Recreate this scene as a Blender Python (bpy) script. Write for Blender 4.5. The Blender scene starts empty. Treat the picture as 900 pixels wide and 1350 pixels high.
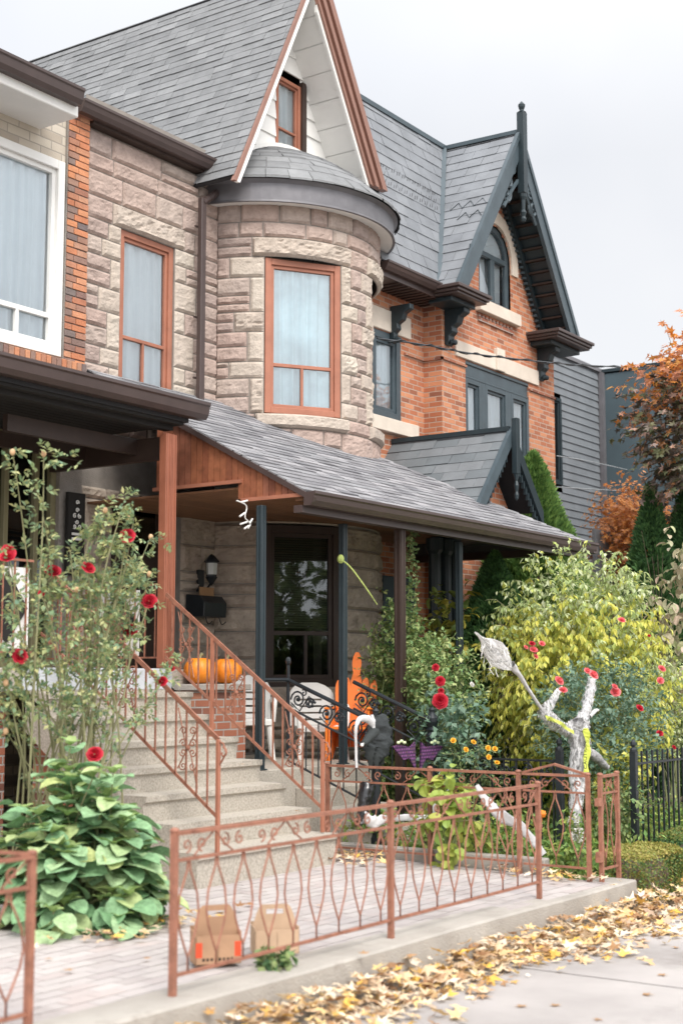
import bpy, bmesh, math, random
from mathutils import Vector, Matrix, noise
random.seed(7)
R = math.radians
scene = bpy.context.scene
col = scene.collection
# ------------------------------------------------------------------ camera model (used to read real positions off known planes)
FPX, HZ, YAW, EYE = 1875.0, 895.0, R(34.5), 1.73
PIT = math.atan(220 / FPX)
_d = (math.cos(YAW), math.sin(YAW)); _r = (math.sin(YAW), -math.cos(YAW))
def at(x, y, X=None, Y=None, Z=None):
    a, b = x - 450, 675 - y
    cp, sp = math.cos(PIT), math.sin(PIT)
    F = FPX * cp - b * sp; z = FPX * sp + b * cp
    v = (F*_d[0] + a*_r[0], F*_d[1] + a*_r[1], z)
    t = X/v[0] if X is not None else (Y/v[1] if Y is not None else (Z-EYE)/v[2])
    return Vector((v[0]*t, v[1]*t, v[2]*t + EYE))
# ------------------------------------------------------------------ materials
def _nodes(m):
    m.use_nodes = True
    nt = m.node_tree
    return nt, nt.nodes, nt.links, nt.nodes['Principled BSDF']
def ramp(N, cols, interp='LINEAR', pos=None):
    r = N.new('ShaderNodeValToRGB'); r.color_ramp.interpolation = interp
    el = r.color_ramp.elements
    while len(el) < len(cols): el.new(0.5)
    for i, c in enumerate(cols):
        el[i].position = pos[i] if pos else (i/max(1, len(cols)-1) if interp == 'LINEAR' else i/len(cols))
        el[i].color = (*c, 1)
    return r
def mat(name, cols, rough=.7, amt=.12, nscale=3.0, bump=0., bscale=40., metal=0., spec=.4, island=True, detail=6, stain=None, trans=0., coat=0., wear=None):
    """cols: one colour or a list picked per mesh island; amt = slow tone variation; stain=(colour, scale, threshold)"""
    m = bpy.data.materials.new(name); nt, N, L, P = _nodes(m)
    if not isinstance(cols[0], (tuple, list)): cols = [cols]
    tc = N.new('ShaderNodeTexCoord')
    if len(cols) > 1 and island:
        g = N.new('ShaderNodeNewGeometry'); r = ramp(N, cols, 'LINEAR'); L.new(g.outputs['Random Per Island'], r.inputs[0]); base = r.outputs[0]
    elif len(cols) > 1:
        n0 = N.new('ShaderNodeTexNoise'); n0.inputs['Scale'].default_value = nscale; n0.inputs['Detail'].default_value = detail
        L.new(tc.outputs['Object'], n0.inputs['Vector']); r = ramp(N, cols, 'LINEAR', [.3+.4*i/(len(cols)-1) for i in range(len(cols))])
        L.new(n0.outputs[0], r.inputs[0]); base = r.outputs[0]
    else:
        rgb = N.new('ShaderNodeRGB'); rgb.outputs[0].default_value = (*cols[0], 1); base = rgb.outputs[0]
    if amt:
        n1 = N.new('ShaderNodeTexNoise'); n1.inputs['Scale'].default_value = nscale; n1.inputs['Detail'].default_value = detail
        n1.inputs['Roughness'].default_value = .6
        L.new(tc.outputs['Object'], n1.inputs['Vector'])
        mr = N.new('ShaderNodeMapRange'); mr.inputs[1].default_value = .3; mr.inputs[2].default_value = .7
        mr.inputs[3].default_value = 1-amt; mr.inputs[4].default_value = 1+amt
        L.new(n1.outputs[0], mr.inputs[0])
        mx = N.new('ShaderNodeVectorMath'); mx.operation = 'SCALE'
        L.new(base, mx.inputs[0]); L.new(mr.outputs[0], mx.inputs['Scale']); base = mx.outputs[0]
    if stain:
        sc, ss, th = stain
        n2 = N.new('ShaderNodeTexNoise'); n2.inputs['Scale'].default_value = ss; n2.inputs['Detail'].default_value = 8; n2.inputs['Roughness'].default_value = .7
        L.new(tc.outputs['Object'], n2.inputs['Vector'])
        m2 = N.new('ShaderNodeMapRange'); m2.inputs[1].default_value = th; m2.inputs[2].default_value = th+.15
        L.new(n2.outputs[0], m2.inputs[0])
        mm = N.new('ShaderNodeMix'); mm.data_type = 'RGBA'; L.new(m2.outputs[0], mm.inputs[0]); L.new(base, mm.inputs[6]); mm.inputs[7].default_value = (*sc, 1)
        base = mm.outputs[2]
    L.new(base, P.inputs['Base Color'])
    P.inputs['Roughness'].default_value = rough; P.inputs['Metallic'].default_value = metal
    P.inputs['Specular IOR Level'].default_value = spec
    if coat: P.inputs['Coat Weight'].default_value = coat
    if bump:
        n3 = N.new('ShaderNodeTexNoise'); n3.inputs['Scale'].default_value = bscale; n3.inputs['Detail'].default_value = 5
        L.new(tc.outputs['Object'], n3.inputs['Vector'])
        b = N.new('ShaderNodeBump'); b.inputs['Strength'].default_value = bump; b.inputs['Distance'].default_value = .02
        L.new(n3.outputs[0], b.inputs['Height']); L.new(b.outputs[0], P.inputs['Normal'])
    if trans:                                   # thin leaves let light through
        T = N.new('ShaderNodeBsdfTranslucent'); L.new(base, T.inputs['Color'])
        ms = N.new('ShaderNodeMixShader'); ms.inputs[0].default_value = trans
        out = N['Material Output']; L.new(P.outputs[0], ms.inputs[1]); L.new(T.outputs[0], ms.inputs[2]); L.new(ms.outputs[0], out.inputs['Surface'])
    return m
def brick_mat(name, c1, c2, mortar, w=.215, h=.073, ms=.008, cols=None, dark=(.16,.09,.07), darkamt=.12, bump=.5):
    m = bpy.data.materials.new(name); nt, N, L, P = _nodes(m)
    uv = N.new('ShaderNodeUVMap')
    b = N.new('ShaderNodeTexBrick'); b.inputs['Scale'].default_value = 1
    b.inputs['Brick Width'].default_value = w; b.inputs['Row Height'].default_value = h
    b.inputs['Mortar Size'].default_value = ms; b.inputs['Mortar Smooth'].default_value = .3; b.inputs['Bias'].default_value = 0
    b.inputs['Color1'].default_value = (0,0,0,1); b.inputs['Color2'].default_value = (1,1,1,1); b.inputs['Mortar'].default_value = (.5,.5,.5,1)
    # slight waviness so that courses are not ruler straight
    nz = N.new('ShaderNodeTexNoise'); nz.inputs['Scale'].default_value = 6; L.new(uv.outputs[0], nz.inputs['Vector'])
    sb = N.new('ShaderNodeVectorMath'); sb.operation = 'SUBTRACT'; sb.inputs[1].default_value = (.5,.5,.5); L.new(nz.outputs['Color'], sb.inputs[0])
    s2 = N.new('ShaderNodeVectorMath'); s2.operation = 'SCALE'; s2.inputs['Scale'].default_value = .008; L.new(sb.outputs[0], s2.inputs[0])
    ad = N.new('ShaderNodeVectorMath'); ad.operation = 'ADD'; L.new(uv.outputs[0], ad.inputs[0]); L.new(s2.outputs[0], ad.inputs[1]); L.new(ad.outputs[0], b.inputs['Vector'])
    r = ramp(N, cols or [dark, c1, c1, c2, c2], 'LINEAR'); L.new(b.outputs['Color'], r.inputs[0])
    n1 = N.new('ShaderNodeTexNoise'); n1.inputs['Scale'].default_value = 1.3; n1.inputs['Detail'].default_value = 8; L.new(uv.outputs[0], n1.inputs['Vector'])
    mr = N.new('ShaderNodeMapRange'); mr.inputs[1].default_value=.3; mr.inputs[2].default_value=.7; mr.inputs[3].default_value=.86; mr.inputs[4].default_value=1.12; L.new(n1.outputs[0], mr.inputs[0])
    sc = N.new('ShaderNodeVectorMath'); sc.operation='SCALE'; L.new(r.outputs[0], sc.inputs[0]); L.new(mr.outputs[0], sc.inputs['Scale'])
    mx = N.new('ShaderNodeMix'); mx.data_type='RGBA'; L.new(b.outputs['Fac'], mx.inputs[0]); L.new(sc.outputs[0], mx.inputs[6]); mx.inputs[7].default_value=(*mortar,1)
    L.new(mx.outputs[2], P.inputs['Base Color']); P.inputs['Roughness'].default_value=.85
    n3 = N.new('ShaderNodeTexNoise'); n3.inputs['Scale'].default_value=60; L.new(uv.outputs[0], n3.inputs['Vector'])
    ma = N.new('ShaderNodeMath'); ma.operation='MULTIPLY_ADD'; ma.inputs[1].default_value=-1.0; L.new(b.outputs['Fac'], ma.inputs[0]); 
    m4 = N.new('ShaderNodeMath'); m4.operation='MULTIPLY'; m4.inputs[1].default_value=.35; L.new(n3.outputs[0], m4.inputs[0]); L.new(m4.outputs[0], ma.inputs[2])
    bp = N.new('ShaderNodeBump'); bp.inputs['Strength'].default_value=bump; bp.inputs['Distance'].default_value=.012; L.new(ma.outputs[0], bp.inputs['Height']); L.new(bp.outputs[0], P.inputs['Normal'])
    return m
def glass_mat(name, tint=(.93,.96,.97), refl=.2, rough=.02):
    m = bpy.data.materials.new(name); nt, N, L, P = _nodes(m); N.remove(P)
    t = N.new('ShaderNodeBsdfTransparent'); t.inputs[0].default_value=(*tint,1)
    g = N.new('ShaderNodeBsdfGlossy'); g.inputs['Color'].default_value=(.9,.93,.95,1); g.inputs['Roughness'].default_value=rough
    tc = N.new('ShaderNodeTexCoord'); nz=N.new('ShaderNodeTexNoise'); nz.inputs['Scale'].default_value=1.5; L.new(tc.outputs['Object'], nz.inputs['Vector'])
    bp=N.new('ShaderNodeBump'); bp.inputs['Strength'].default_value=.05; bp.inputs['Distance'].default_value=.05; L.new(nz.outputs[0], bp.inputs['Height']); L.new(bp.outputs[0], g.inputs['Normal'])
    f = N.new('ShaderNodeFresnel'); f.inputs['IOR'].default_value=1.5
    a = N.new('ShaderNodeMath'); a.operation='ADD'; a.inputs[1].default_value=refl; L.new(f.outputs[0], a.inputs[0])
    ms = N.new('ShaderNodeMixShader'); L.new(a.outputs[0], ms.inputs[0]); L.new(t.outputs[0], ms.inputs[1]); L.new(g.outputs[0], ms.inputs[2])
    L.new(ms.outputs[0], N['Material Output'].inputs['Surface'])
    return m
# ------------------------------------------------------------------ mesh builder
class MB:
    def __init__(s): s.v=[]; s.f=[]; s.T=None; s.smooth=False
    def add(s, vs, fs):
        o=len(s.v)
        if s.T: vs=[s.T(*p) for p in vs]
        s.v += [tuple(p) for p in vs]; s.f += [tuple(i+o for i in f) for f in fs]
    def box(s,x0,x1,y0,y1,z0,z1):
        s.add([(x0,y0,z0),(x1,y0,z0),(x1,y1,z0),(x0,y1,z0),(x0,y0,z1),(x1,y0,z1),(x1,y1,z1),(x0,y1,z1)],
              [(0,3,2,1),(4,5,6,7),(0,1,5,4),(1,2,6,5),(2,3,7,6),(3,0,4,7)])
    def quad(s,a,b,c,d): s.add([a,b,c,d],[(0,1,2,3)])
    def prism(s, pts, off):
        n=len(pts); off=Vector(off); a=[Vector(p) for p in pts]; b=[p+off for p in a]
        s.add(a+b, [tuple(range(n))[::-1], tuple(range(n,2*n))]+[(i,(i+1)%n,n+(i+1)%n,n+i) for i in range(n)])
    def extr(s, poly, axis, a, b):
        f={'x':lambda u,v,w:(w,u,v),'y':lambda u,v,w:(u,w,v),'z':lambda u,v,w:(u,v,w)}[axis]
        s.prism([f(u,v,a) for u,v in poly], Vector(f(0,0,b))-Vector(f(0,0,a)))
    def tube(s, pts, rad, n=6, cap=True):
        pts=[Vector(p) for p in pts]
        if len(pts)<2: return
        rs = rad if isinstance(rad,(list,tuple)) else [rad]*len(pts)
        vs=[]; fs=[]; prev=None
        for i,p in enumerate(pts):
            t=(pts[min(i+1,len(pts)-1)]-pts[max(i-1,0)])
            if t.length<1e-9: t=Vector((0,0,1))
            t.normalize()
            if prev is None:
                u=t.cross(Vector((0,0,1)) if abs(t.z)<.9 else Vector((1,0,0))).normalized()
            else:
                u=(prev-t*prev.dot(t)); u = u.normalized() if u.length>1e-6 else t.orthogonal().normalized()
            prev=u; w=t.cross(u)
            for k in range(n):
                a=2*math.pi*k/n; vs.append(p+(u*math.cos(a)+w*math.sin(a))*rs[i])
        for i in range(len(pts)-1):
            for k in range(n):
                fs.append((i*n+k,i*n+(k+1)%n,(i+1)*n+(k+1)%n,(i+1)*n+k))
        if cap: fs.append(tuple(range(n))[::-1]); fs.append(tuple((len(pts)-1)*n+k for k in range(n)))
        s.add(vs,fs)
    def bar(s, pts, w, h, up=(0,0,1)):
        """rectangular section swept along straight pieces"""
        pts=[Vector(p) for p in pts]
        for a,b in zip(pts,pts[1:]):
            t=(b-a).normalized(); u=t.cross(Vector(up))
            if u.length<1e-5: u=t.cross(Vector((0,1,0)))
            u.normalize(); q=u.cross(t)
            vs=[p+u*i*w/2+q*j*h/2 for p in (a,b) for i,j in ((-1,-1),(1,-1),(1,1),(-1,1))]
            s.add(vs,[(3,2,1,0),(4,5,6,7),(0,1,5,4),(1,2,6,5),(2,3,7,6),(3,0,4,7)])
    def lathe(s, prof, c, n=14, ang=(0,2*math.pi)):
        c=Vector(c); full=abs(ang[1]-ang[0]-2*math.pi)<1e-6; m=n if full else n+1; vs=[]; fs=[]
        for r_,z in prof:
            for k in range(m):
                a=ang[0]+(ang[1]-ang[0])*k/n; vs.append(c+Vector((r_*math.cos(a),r_*math.sin(a),z)))
        for i in range(len(prof)-1):
            for k in range(n):
                k2=(k+1)%m if full else k+1
                fs.append((i*m+k,i*m+k2,(i+1)*m+k2,(i+1)*m+k))
        s.add(vs,fs)
    def ball(s,c,r_,n=10,m=7,sq=(1,1,1)):
        prof=[]; c=Vector(c); vs=[]; fs=[]
        for i in range(m+1):
            th=math.pi*i/m
            for k in range(n):
                a=2*math.pi*k/n; vs.append(c+Vector((r_*math.sin(th)*math.cos(a)*sq[0],r_*math.sin(th)*math.sin(a)*sq[1],r_*math.cos(th)*sq[2])))
        for i in range(m):
            for k in range(n): fs.append((i*n+k,(i+1)*n+k,(i+1)*n+(k+1)%n,i*n+(k+1)%n))
        s.add(vs,fs)
    def build(s,name,m,parent=None,bev=0,smooth=None,label=None,base=None):
        me=bpy.data.meshes.new(name)
        if not s.v: s.v=[(0,0,0)]
        V=s.v
        if parent is None:
            if base is None:
                xs=[p[0] for p in V]; ys=[p[1] for p in V]; zs=[p[2] for p in V]
                base=((min(xs)+max(xs))/2,(min(ys)+max(ys))/2,min(zs))
            org=Vector(base)
        else: org=Vector(parent['_org'])
        me.from_pydata([(p[0]-org.x,p[1]-org.y,p[2]-org.z) for p in V],[],s.f)
        me.validate(verbose=False)
        uvl=me.uv_layers.new(name='UVMap'); d=uvl.data
        for po in me.polygons:
            nx,ny,nz=map(abs,po.normal)
            for li in po.loop_indices:
                v=V[me.loops[li].vertex_index] if len(me.vertices)==len(V) else me.vertices[me.loops[li].vertex_index].co
                d[li].uv = (v[0],v[1]) if nz>.8 else ((v[1],v[2]) if nx>ny else (v[0],v[2]))
        if smooth or (smooth is None and s.smooth): me.shade_smooth()
        o=bpy.data.objects.new(name,me); col.objects.link(o); me.materials.append(m)
        o['_org']=tuple(org)
        if parent is None: o.location=org
        else: o.parent=parent
        if bev:
            b=o.modifiers.new('edge','BEVEL'); b.width=bev; b.segments=1; b.limit_method='ANGLE'; b.angle_limit=R(50)
        if label: o['label']=label
        return o
def root(name, loc, label, cat, group=None):
    o=bpy.data.objects.new(name,None); col.objects.link(o); o.location=loc; o['_org']=tuple(loc); o.empty_display_size=.1
    return tag(o,label,cat,group)
def tag(o,label=None,cat=None,group=None,kind=None):
    if label: o['label']=label
    if cat: o['category']=cat
    if group: o['group']=group
    if kind: o['kind']=kind
    return o
def copy_tree(o, loc=None, label=None, rz=None, scale=None):
    def rec(q, par):
        c=q.copy(); col.objects.link(c); c.parent=par
        for ch in [k for k in q.children]: rec(ch,c)
        return c
    c=rec(o,None)
    if loc is not None: c.location=loc
    if rz is not None: c.rotation_euler.z=rz
    if scale is not None: c.scale=(scale,)*3
    if label: c['label']=label
    return c
# ------------------------------------------------------------------ shared generators
def clip_poly(poly, u0,u1,v0,v1):
    def cl(P,f,inter):
        out=[]
        for i in range(len(P)):
            a,b=P[i-1],P[i]; fa,fb=f(a),f(b)
            if fb>=0:
                if fa<0: out.append(inter(a,b,fa,fb))
                out.append(b)
            elif fa>=0: out.append(inter(a,b,fa,fb))
        return out
    it=lambda a,b,fa,fb:(a[0]+(b[0]-a[0])*fa/(fa-fb),a[1]+(b[1]-a[1])*fa/(fa-fb))
    for f in (lambda p:p[0]-u0,lambda p:u1-p[0],lambda p:p[1]-v0,lambda p:v1-p[1]):
        if len(poly)<3: return []
        poly=cl(poly,f,it)
    return poly if len(poly)>=3 else []
def shingles(pts, course, tabw, thick=.012, jit=.006, gap=.005, wj=0., up=None, diamonds=None):
    """overlapping tabs over a planar polygon: returns (tabs MB, deck MB)"""
    P=[Vector(p) for p in pts]; n=(P[1]-P[0]).cross(P[2]-P[0]).normalized()
    if n.z<0: n=-n
    v=(Vector((0,0,1))-n*n.z).normalized() if up is None else Vector(up).normalized(); u=v.cross(n)
    O=P[0]; poly=[((p-O).dot(u),(p-O).dot(v)) for p in P]
    us=[p[0] for p in poly]; vs=[p[1] for p in poly]; mb=MB(); rnd=random.Random(len(pts)*31+int(course*1e4))
    row=0; vv=min(vs)
    while vv<max(vs):
        uu=min(us)-tabw*(.5 if row%2 else 1)-rnd.random()*wj
        while uu<max(us):
            w=tabw*(1+rnd.uniform(-wj,wj)); j=rnd.uniform(-jit,jit); th=thick*rnd.uniform(.6,1.4)
            c=clip_poly(poly,uu+gap/2,uu+w-gap/2,vv+j,vv+course*1.12)
            if c and max(q[1] for q in c)-min(q[1] for q in c)>.012:
                lo=vv+j
                H=lambda q: th*(1-.75*(q[1]-lo)/(course*1.12))+.004
                top=[O+u*q[0]+v*q[1]+n*H(q) for q in c]
                k=len(c); bot=[O+u*q[0]+v*q[1]-n*.002 for q in c]
                ar=sum(c[i-1][0]*c[i][1]-c[i][0]*c[i-1][1] for i in range(k))
                fs=[tuple(range(k)) if ar>0 else tuple(range(k))[::-1]]
                for i in range(k):
                    a,b=c[i-1],c[i]
                    if abs(a[1]-lo)<1e-4 and abs(b[1]-lo)<1e-4 or abs(a[0]-b[0])<1e-5: fs.append(((i-1)%k,i,k+i,k+(i-1)%k))
                mb.add(top+bot,fs)
            uu+=w
        vv+=course; row+=1
    dk=MB(); dk.prism([p-n*.004 for p in P], -n*.05)
    return mb,dk
def stone_block(mb, T, ua,ub,va,vb, rough, seed, mortar=.007, base=.02):
    ua+=mortar; ub-=mortar; va+=mortar; vb-=mortar
    if ub-ua<.02 or vb-va<.02: return
    nx=max(4,int((ub-ua)/.026)); ny=max(4,int((vb-va)/.026)); vs=[]; fs=[]
    tilt=(random.uniform(-.3,.3),random.uniform(-.3,.3))
    for j in range(ny+1):
        for i in range(nx+1):
            u=ua+(ub-ua)*i/nx; v=va+(vb-va)*j/ny
            edge = i in (0,nx) or j in (0,ny)
            if edge: d=base*.25
            else:
                q=Vector((u*5,v*9,seed*3.1)); a=noise.noise(q)+.5*noise.noise(q*2.7)
                e=min(1,min(u-ua,ub-u,v-va,vb-v)/.022); e=.35+.65*e; rg=1-abs(noise.noise(q*2.1+Vector((5,2,0))))*2.6
                d=base*e+rough*e*(.45+.6*max(-.7,a)+.35*rg+.22*noise.noise(q*7)+tilt[0]*(2*i/nx-1)*.5+tilt[1]*(2*j/ny-1)*.6)
                u+=noise.noise(q*3)*.006; v+=noise.noise(q*3.3+Vector((9,0,0)))*.006
            vs.append(T(u,v,max(.004,d)))
    m=nx+1
    for j in range(ny):
        for i in range(nx):
            fs.append((j*m+i,j*m+i+1,(j+1)*m+i+1,(j+1)*m+i))
    # skirt
    ring=[(i,0) for i in range(nx)]+[(nx,j) for j in range(ny)]+[(i,ny) for i in range(nx,0,-1)]+[(0,j) for j in range(ny,0,-1)]
    k0=len(vs)
    for i,j in ring: vs.append(T(ua+(ub-ua)*i/nx,va+(vb-va)*j/ny,-.012))
    k=len(ring)
    for q in range(k):
        a=ring[q]; b=ring[(q+1)%k]; fs.append((b[1]*m+b[0],a[1]*m+a[0],k0+q,k0+(q+1)%k))
    mb.add(vs,fs)
def ashlar(mb, T, u0,u1,v0,v1, holes, h=(.15,.24), w=(.22,.55), rough=.03, seed=1):
    rnd=random.Random(seed); br=sorted({v0,v1}|{x for hh in holes for x in hh[2:4] if v0<x<v1}); ends=[]
    rows=[]
    for a,b in zip(br,br[1:]):
        if b-a<.02: continue
        n=max(1,round((b-a)/rnd.uniform(*h))); ws=[rnd.uniform(.75,1.25) for _ in range(n)]; t=sum(ws); c=a
        for q in ws: rows.append((c,c+(b-a)*q/t)); c+=(b-a)*q/t
    for va,vb in rows:
        iv=[(u0,u1)]
        for ha,hb,hc,hd in holes:
            if hc<vb-.004 and hd>va+.004:
                ni=[]
                for a,b in iv:
                    if hb<=a or ha>=b: ni.append((a,b)); continue
                    if ha>a: ni.append((a,ha))
                    if hb<b: ni.append((hb,b))
                iv=ni
        for a,b in iv:
            if b-a<.03: continue
            n=max(1,round((b-a)/rnd.uniform(*w))); ws=[rnd.uniform(.6,1.5) for _ in range(n)]; t=sum(ws); c=a
            for q in ws:
                d=c+(b-a)*q/t; s_=rnd.random()*50
                if vb-va>.2 and rnd.random()<.22:
                    m=va+(vb-va)*rnd.uniform(.4,.6); stone_block(mb,T,c,d,va,m,rough,s_); stone_block(mb,T,c,d,m,vb,rough,s_+7)
                else: stone_block(mb,T,c,d,va,vb,rough,s_)
                c=d
def wall_holes(mb, T, u0,u1,v0,v1, holes, depth, step=None):
    """flat (or curved, when T bends) wall sheet with openings; reveals go back by depth"""
    us=sorted({u0,u1}|{x for h in holes for x in h[:2]}); vs=sorted({v0,v1}|{x for h in holes for x in h[2:4]})
    if step:
        nu=[]
        for a,b in zip(us,us[1:]):
            n=max(1,int((b-a)/step)); nu+=[a+(b-a)*i/n for i in range(n)]
        us=nu+[us[-1]]
    us=[u for u in us if u0<=u<=u1]; vs=[v for v in vs if v0<=v<=v1]
    for a,b in zip(us,us[1:]):
        for c,d in zip(vs,vs[1:]):
            mu,mv=(a+b)/2,(c+d)/2
            if any(h[0]<mu<h[1] and h[2]<mv<h[3] for h in holes): continue
            mb.quad(T(a,c,0),T(b,c,0),T(b,d,0),T(a,d,0))
    for a,b,c,d in holes:
        mb.quad(T(a,c,0),T(a,c,-depth),T(a,d,-depth),T(a,d,0)); mb.quad(T(b,c,-depth),T(b,c,0),T(b,d,0),T(b,d,-depth))
        mb.quad(T(a,c,-depth),T(a,c,0),T(b,c,0),T(b,c,-depth)); mb.quad(T(a,d,0),T(a,d,-depth),T(b,d,-depth),T(b,d,0))
def plane_T(o, u, n):
    o=Vector(o); u=Vector(u).normalized(); n=Vector(n).normalized()
    return lambda a,b,d: o+u*a+Vector((0,0,b))+n*d
def fbox(mb,T,a,b,c,d,e0,e1):
    """box in a wall frame: u a..b, v c..d, out e0..e1"""
    vs=[T(u,v,w) for w in (e0,e1) for u,v in ((a,c),(b,c),(b,d),(a,d))]
    mb.add(vs,[(3,2,1,0),(4,5,6,7),(0,1,5,4),(1,2,6,5),(2,3,7,6),(3,0,4,7)])
def frame_rect(mb,T,a,b,c,d,w,e0,e1):
    fbox(mb,T,a,a+w,c,d,e0,e1); fbox(mb,T,b-w,b,c,d,e0,e1); fbox(mb,T,a+w,b-w,c,c+w,e0,e1-.002); fbox(mb,T,a+w,b-w,d-w,d,e0,e1-.002)
def curtain_mesh(T,a,b,c,d,e,amp=.02,per=.17,gap=None):
    mb=MB(); n=int((b-a)/.012); vs=[]; fs=[]
    m=8
    for j in range(m+1):
        for i in range(n+1):
            u=a+(b-a)*i/n; t=j/m
            ph=u/per*2*math.pi+1.2*math.sin(u*9)+.3*math.sin(t*3+u*4)
            vs.append(T(u,c+(d-c)*t,e+amp*math.sin(ph)*(1-.3*t)+.3*amp*math.sin(2.3*ph)))
    for j in range(m):
        for i in range(n): fs.append((j*(n+1)+i,j*(n+1)+i+1,(j+1)*(n+1)+i+1,(j+1)*(n+1)+i))
    mb.add(vs,fs); mb.smooth=True
    return mb
# ================================================================== MATERIALS
M={}
M['stone']=mat('pink_sandstone',[(.39,.29,.25),(.41,.315,.27),(.35,.275,.245),(.43,.355,.305),(.37,.285,.25),(.42,.32,.275)],.95,.17,11,.6,38,stain=((.27,.23,.21),2.6,.62))
M['stone_low']=mat('lower_sandstone',[(.40,.33,.27),(.46,.39,.32),(.36,.3,.25)],.9,.2,7,.5,45,stain=((.16,.13,.1),1.8,.56))
M['cream']=mat('cream_sandstone',[(.49,.425,.355),(.45,.38,.32),(.46,.39,.33),(.51,.45,.38)],.95,.14,9,.55,40,stain=((.34,.3,.27),3,.62))
M['mortar']=mat('mortar',(.26,.235,.21),.95,.2,5,.4,80)
M['brick']=brick_mat('orange_brick',(.42,.15,.075),(.56,.24,.125),(.45,.34,.27),dark=(.25,.1,.06))
M['brick_beige']=brick_mat('beige_brick',(.5,.44,.35),(.56,.5,.41),(.36,.32,.27),w=.3,h=.1,cols=[(.2,.19,.18),(.42,.36,.29),(.5,.44,.36),(.55,.49,.4),(.56,.5,.42)])
M['brick_mix']=mat('orange_and_charcoal_brick',[(.52,.21,.1),(.56,.25,.13),(.14,.12,.12),(.48,.18,.09),(.58,.28,.16),(.17,.14,.13),(.55,.22,.11)],.85,.15,9,.4,60)
M['brick_red']=brick_mat('red_brick',(.33,.12,.07),(.4,.17,.1),(.36,.33,.3),dark=(.16,.07,.05))
M['shingle']=mat('asphalt_shingle',[(.2,.205,.21),(.225,.23,.235),(.25,.255,.26),(.215,.22,.225),(.28,.285,.29)],.9,.12,4,.6,160)
M['shingle_porch']=mat('porch_shingle',[(.17,.168,.18),(.22,.215,.225),(.26,.26,.27),(.33,.32,.33)],.9,.15,4,.6,160)
M['slate']=mat('slate',[(.175,.185,.2),(.195,.205,.22),(.21,.22,.235),(.185,.195,.21)],.62,.14,3,.25,70)
M['slate_dark']=mat('slate_dark',[(.13,.145,.155),(.155,.17,.18),(.18,.19,.2)],.6,.14,3,.25,70)
M['felt']=mat('roof_deck',(.035,.035,.038),.9,.1)
M['brown']=mat('brown_aluminium',(.065,.044,.04),.38,.12,4,spec=.5)
M['brown_light']=mat('copper_brown_aluminium',(.26,.135,.1),.4,.1,3)
M['dkbrown']=mat('dark_brown_paint',(.045,.028,.022),.5,.15,5)
M['terra']=mat('terracotta_paint',(.36,.145,.09),.45,.14,4,.12,90,stain=((.3,.1,.06),6,.66))
M['terra_fence']=mat('salmon_brown_iron_paint',(.29,.125,.08),.55,.28,14,.2,120,stain=((.16,.055,.035),16,.56))
M['terra_post']=mat('brown_orange_post',(.3,.105,.06),.5,.14,4,.12,90)
M['wood']=mat('stained_wood',[(.22,.075,.04),(.3,.11,.055),(.18,.06,.035),(.26,.1,.06)],.45,.3,9,.2,60)
M['wood_ceiling']=mat('porch_ceiling_boards',[(.2,.1,.05),(.24,.12,.065),(.17,.085,.045)],.6,.2,5)
M['white']=mat('white_paint',(.78,.77,.74),.5,.05,3)
M['whitesid']=mat('white_siding',(.8,.79,.76),.55,.05,2)
M['lead']=mat('grey_metal_flashing',(.17,.165,.175),.42,.22,2.5,.12,10,metal=.3)
M['teal']=mat('blackish_green_paint',(.022,.034,.04),.4,.15,4)
M['teal_light']=mat('slate_green_paint',(.06,.082,.095),.4,.15,4)
M['iron']=mat('black_iron',(.018,.022,.026),.35,.2,6)
M['cream_lime']=mat('cream_limestone',(.66,.58,.49),.85,.08,4,.2,60)
M['conc']=mat('exposed_concrete',[(.36,.32,.27),(.43,.39,.33),(.5,.45,.39)],.95,.12,60,.5,130,island=False,stain=((.22,.19,.16),1.4,.62))
M['conc_light']=mat('pale_concrete',[(.34,.31,.275),(.42,.39,.35)],.92,.14,1.5,.5,90,island=False,stain=((.2,.17,.14),1.6,.57))
M['curtain']=mat('pale_blue_curtain',(.86,.92,.95),.9,.03,4)
M['curtain_teal']=mat('aqua_curtain',(.66,.8,.83),.9,.25,1.6)
M['curtain_w']=mat('white_curtain',(.84,.88,.9),.9,.04,4)
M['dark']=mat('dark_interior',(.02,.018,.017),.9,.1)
M['glass']=glass_mat('window_glass'); M['glass_dark']=glass_mat('dark_window_glass',(.55,.58,.56),.07,.015)
M['olive']=mat('olive_paint',(.2,.18,.1),.5,.1)
M['siding']=mat('grey_lap_siding',(.17,.185,.2),.7,.12,3,.2,30)
M['panelgrey']=mat('blue_grey_panel',(.065,.095,.11),.6,.15,1.2)
M['door']=mat('dark_brown_door',(.04,.022,.018),.4,.2,6)
Yw=10.6
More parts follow.
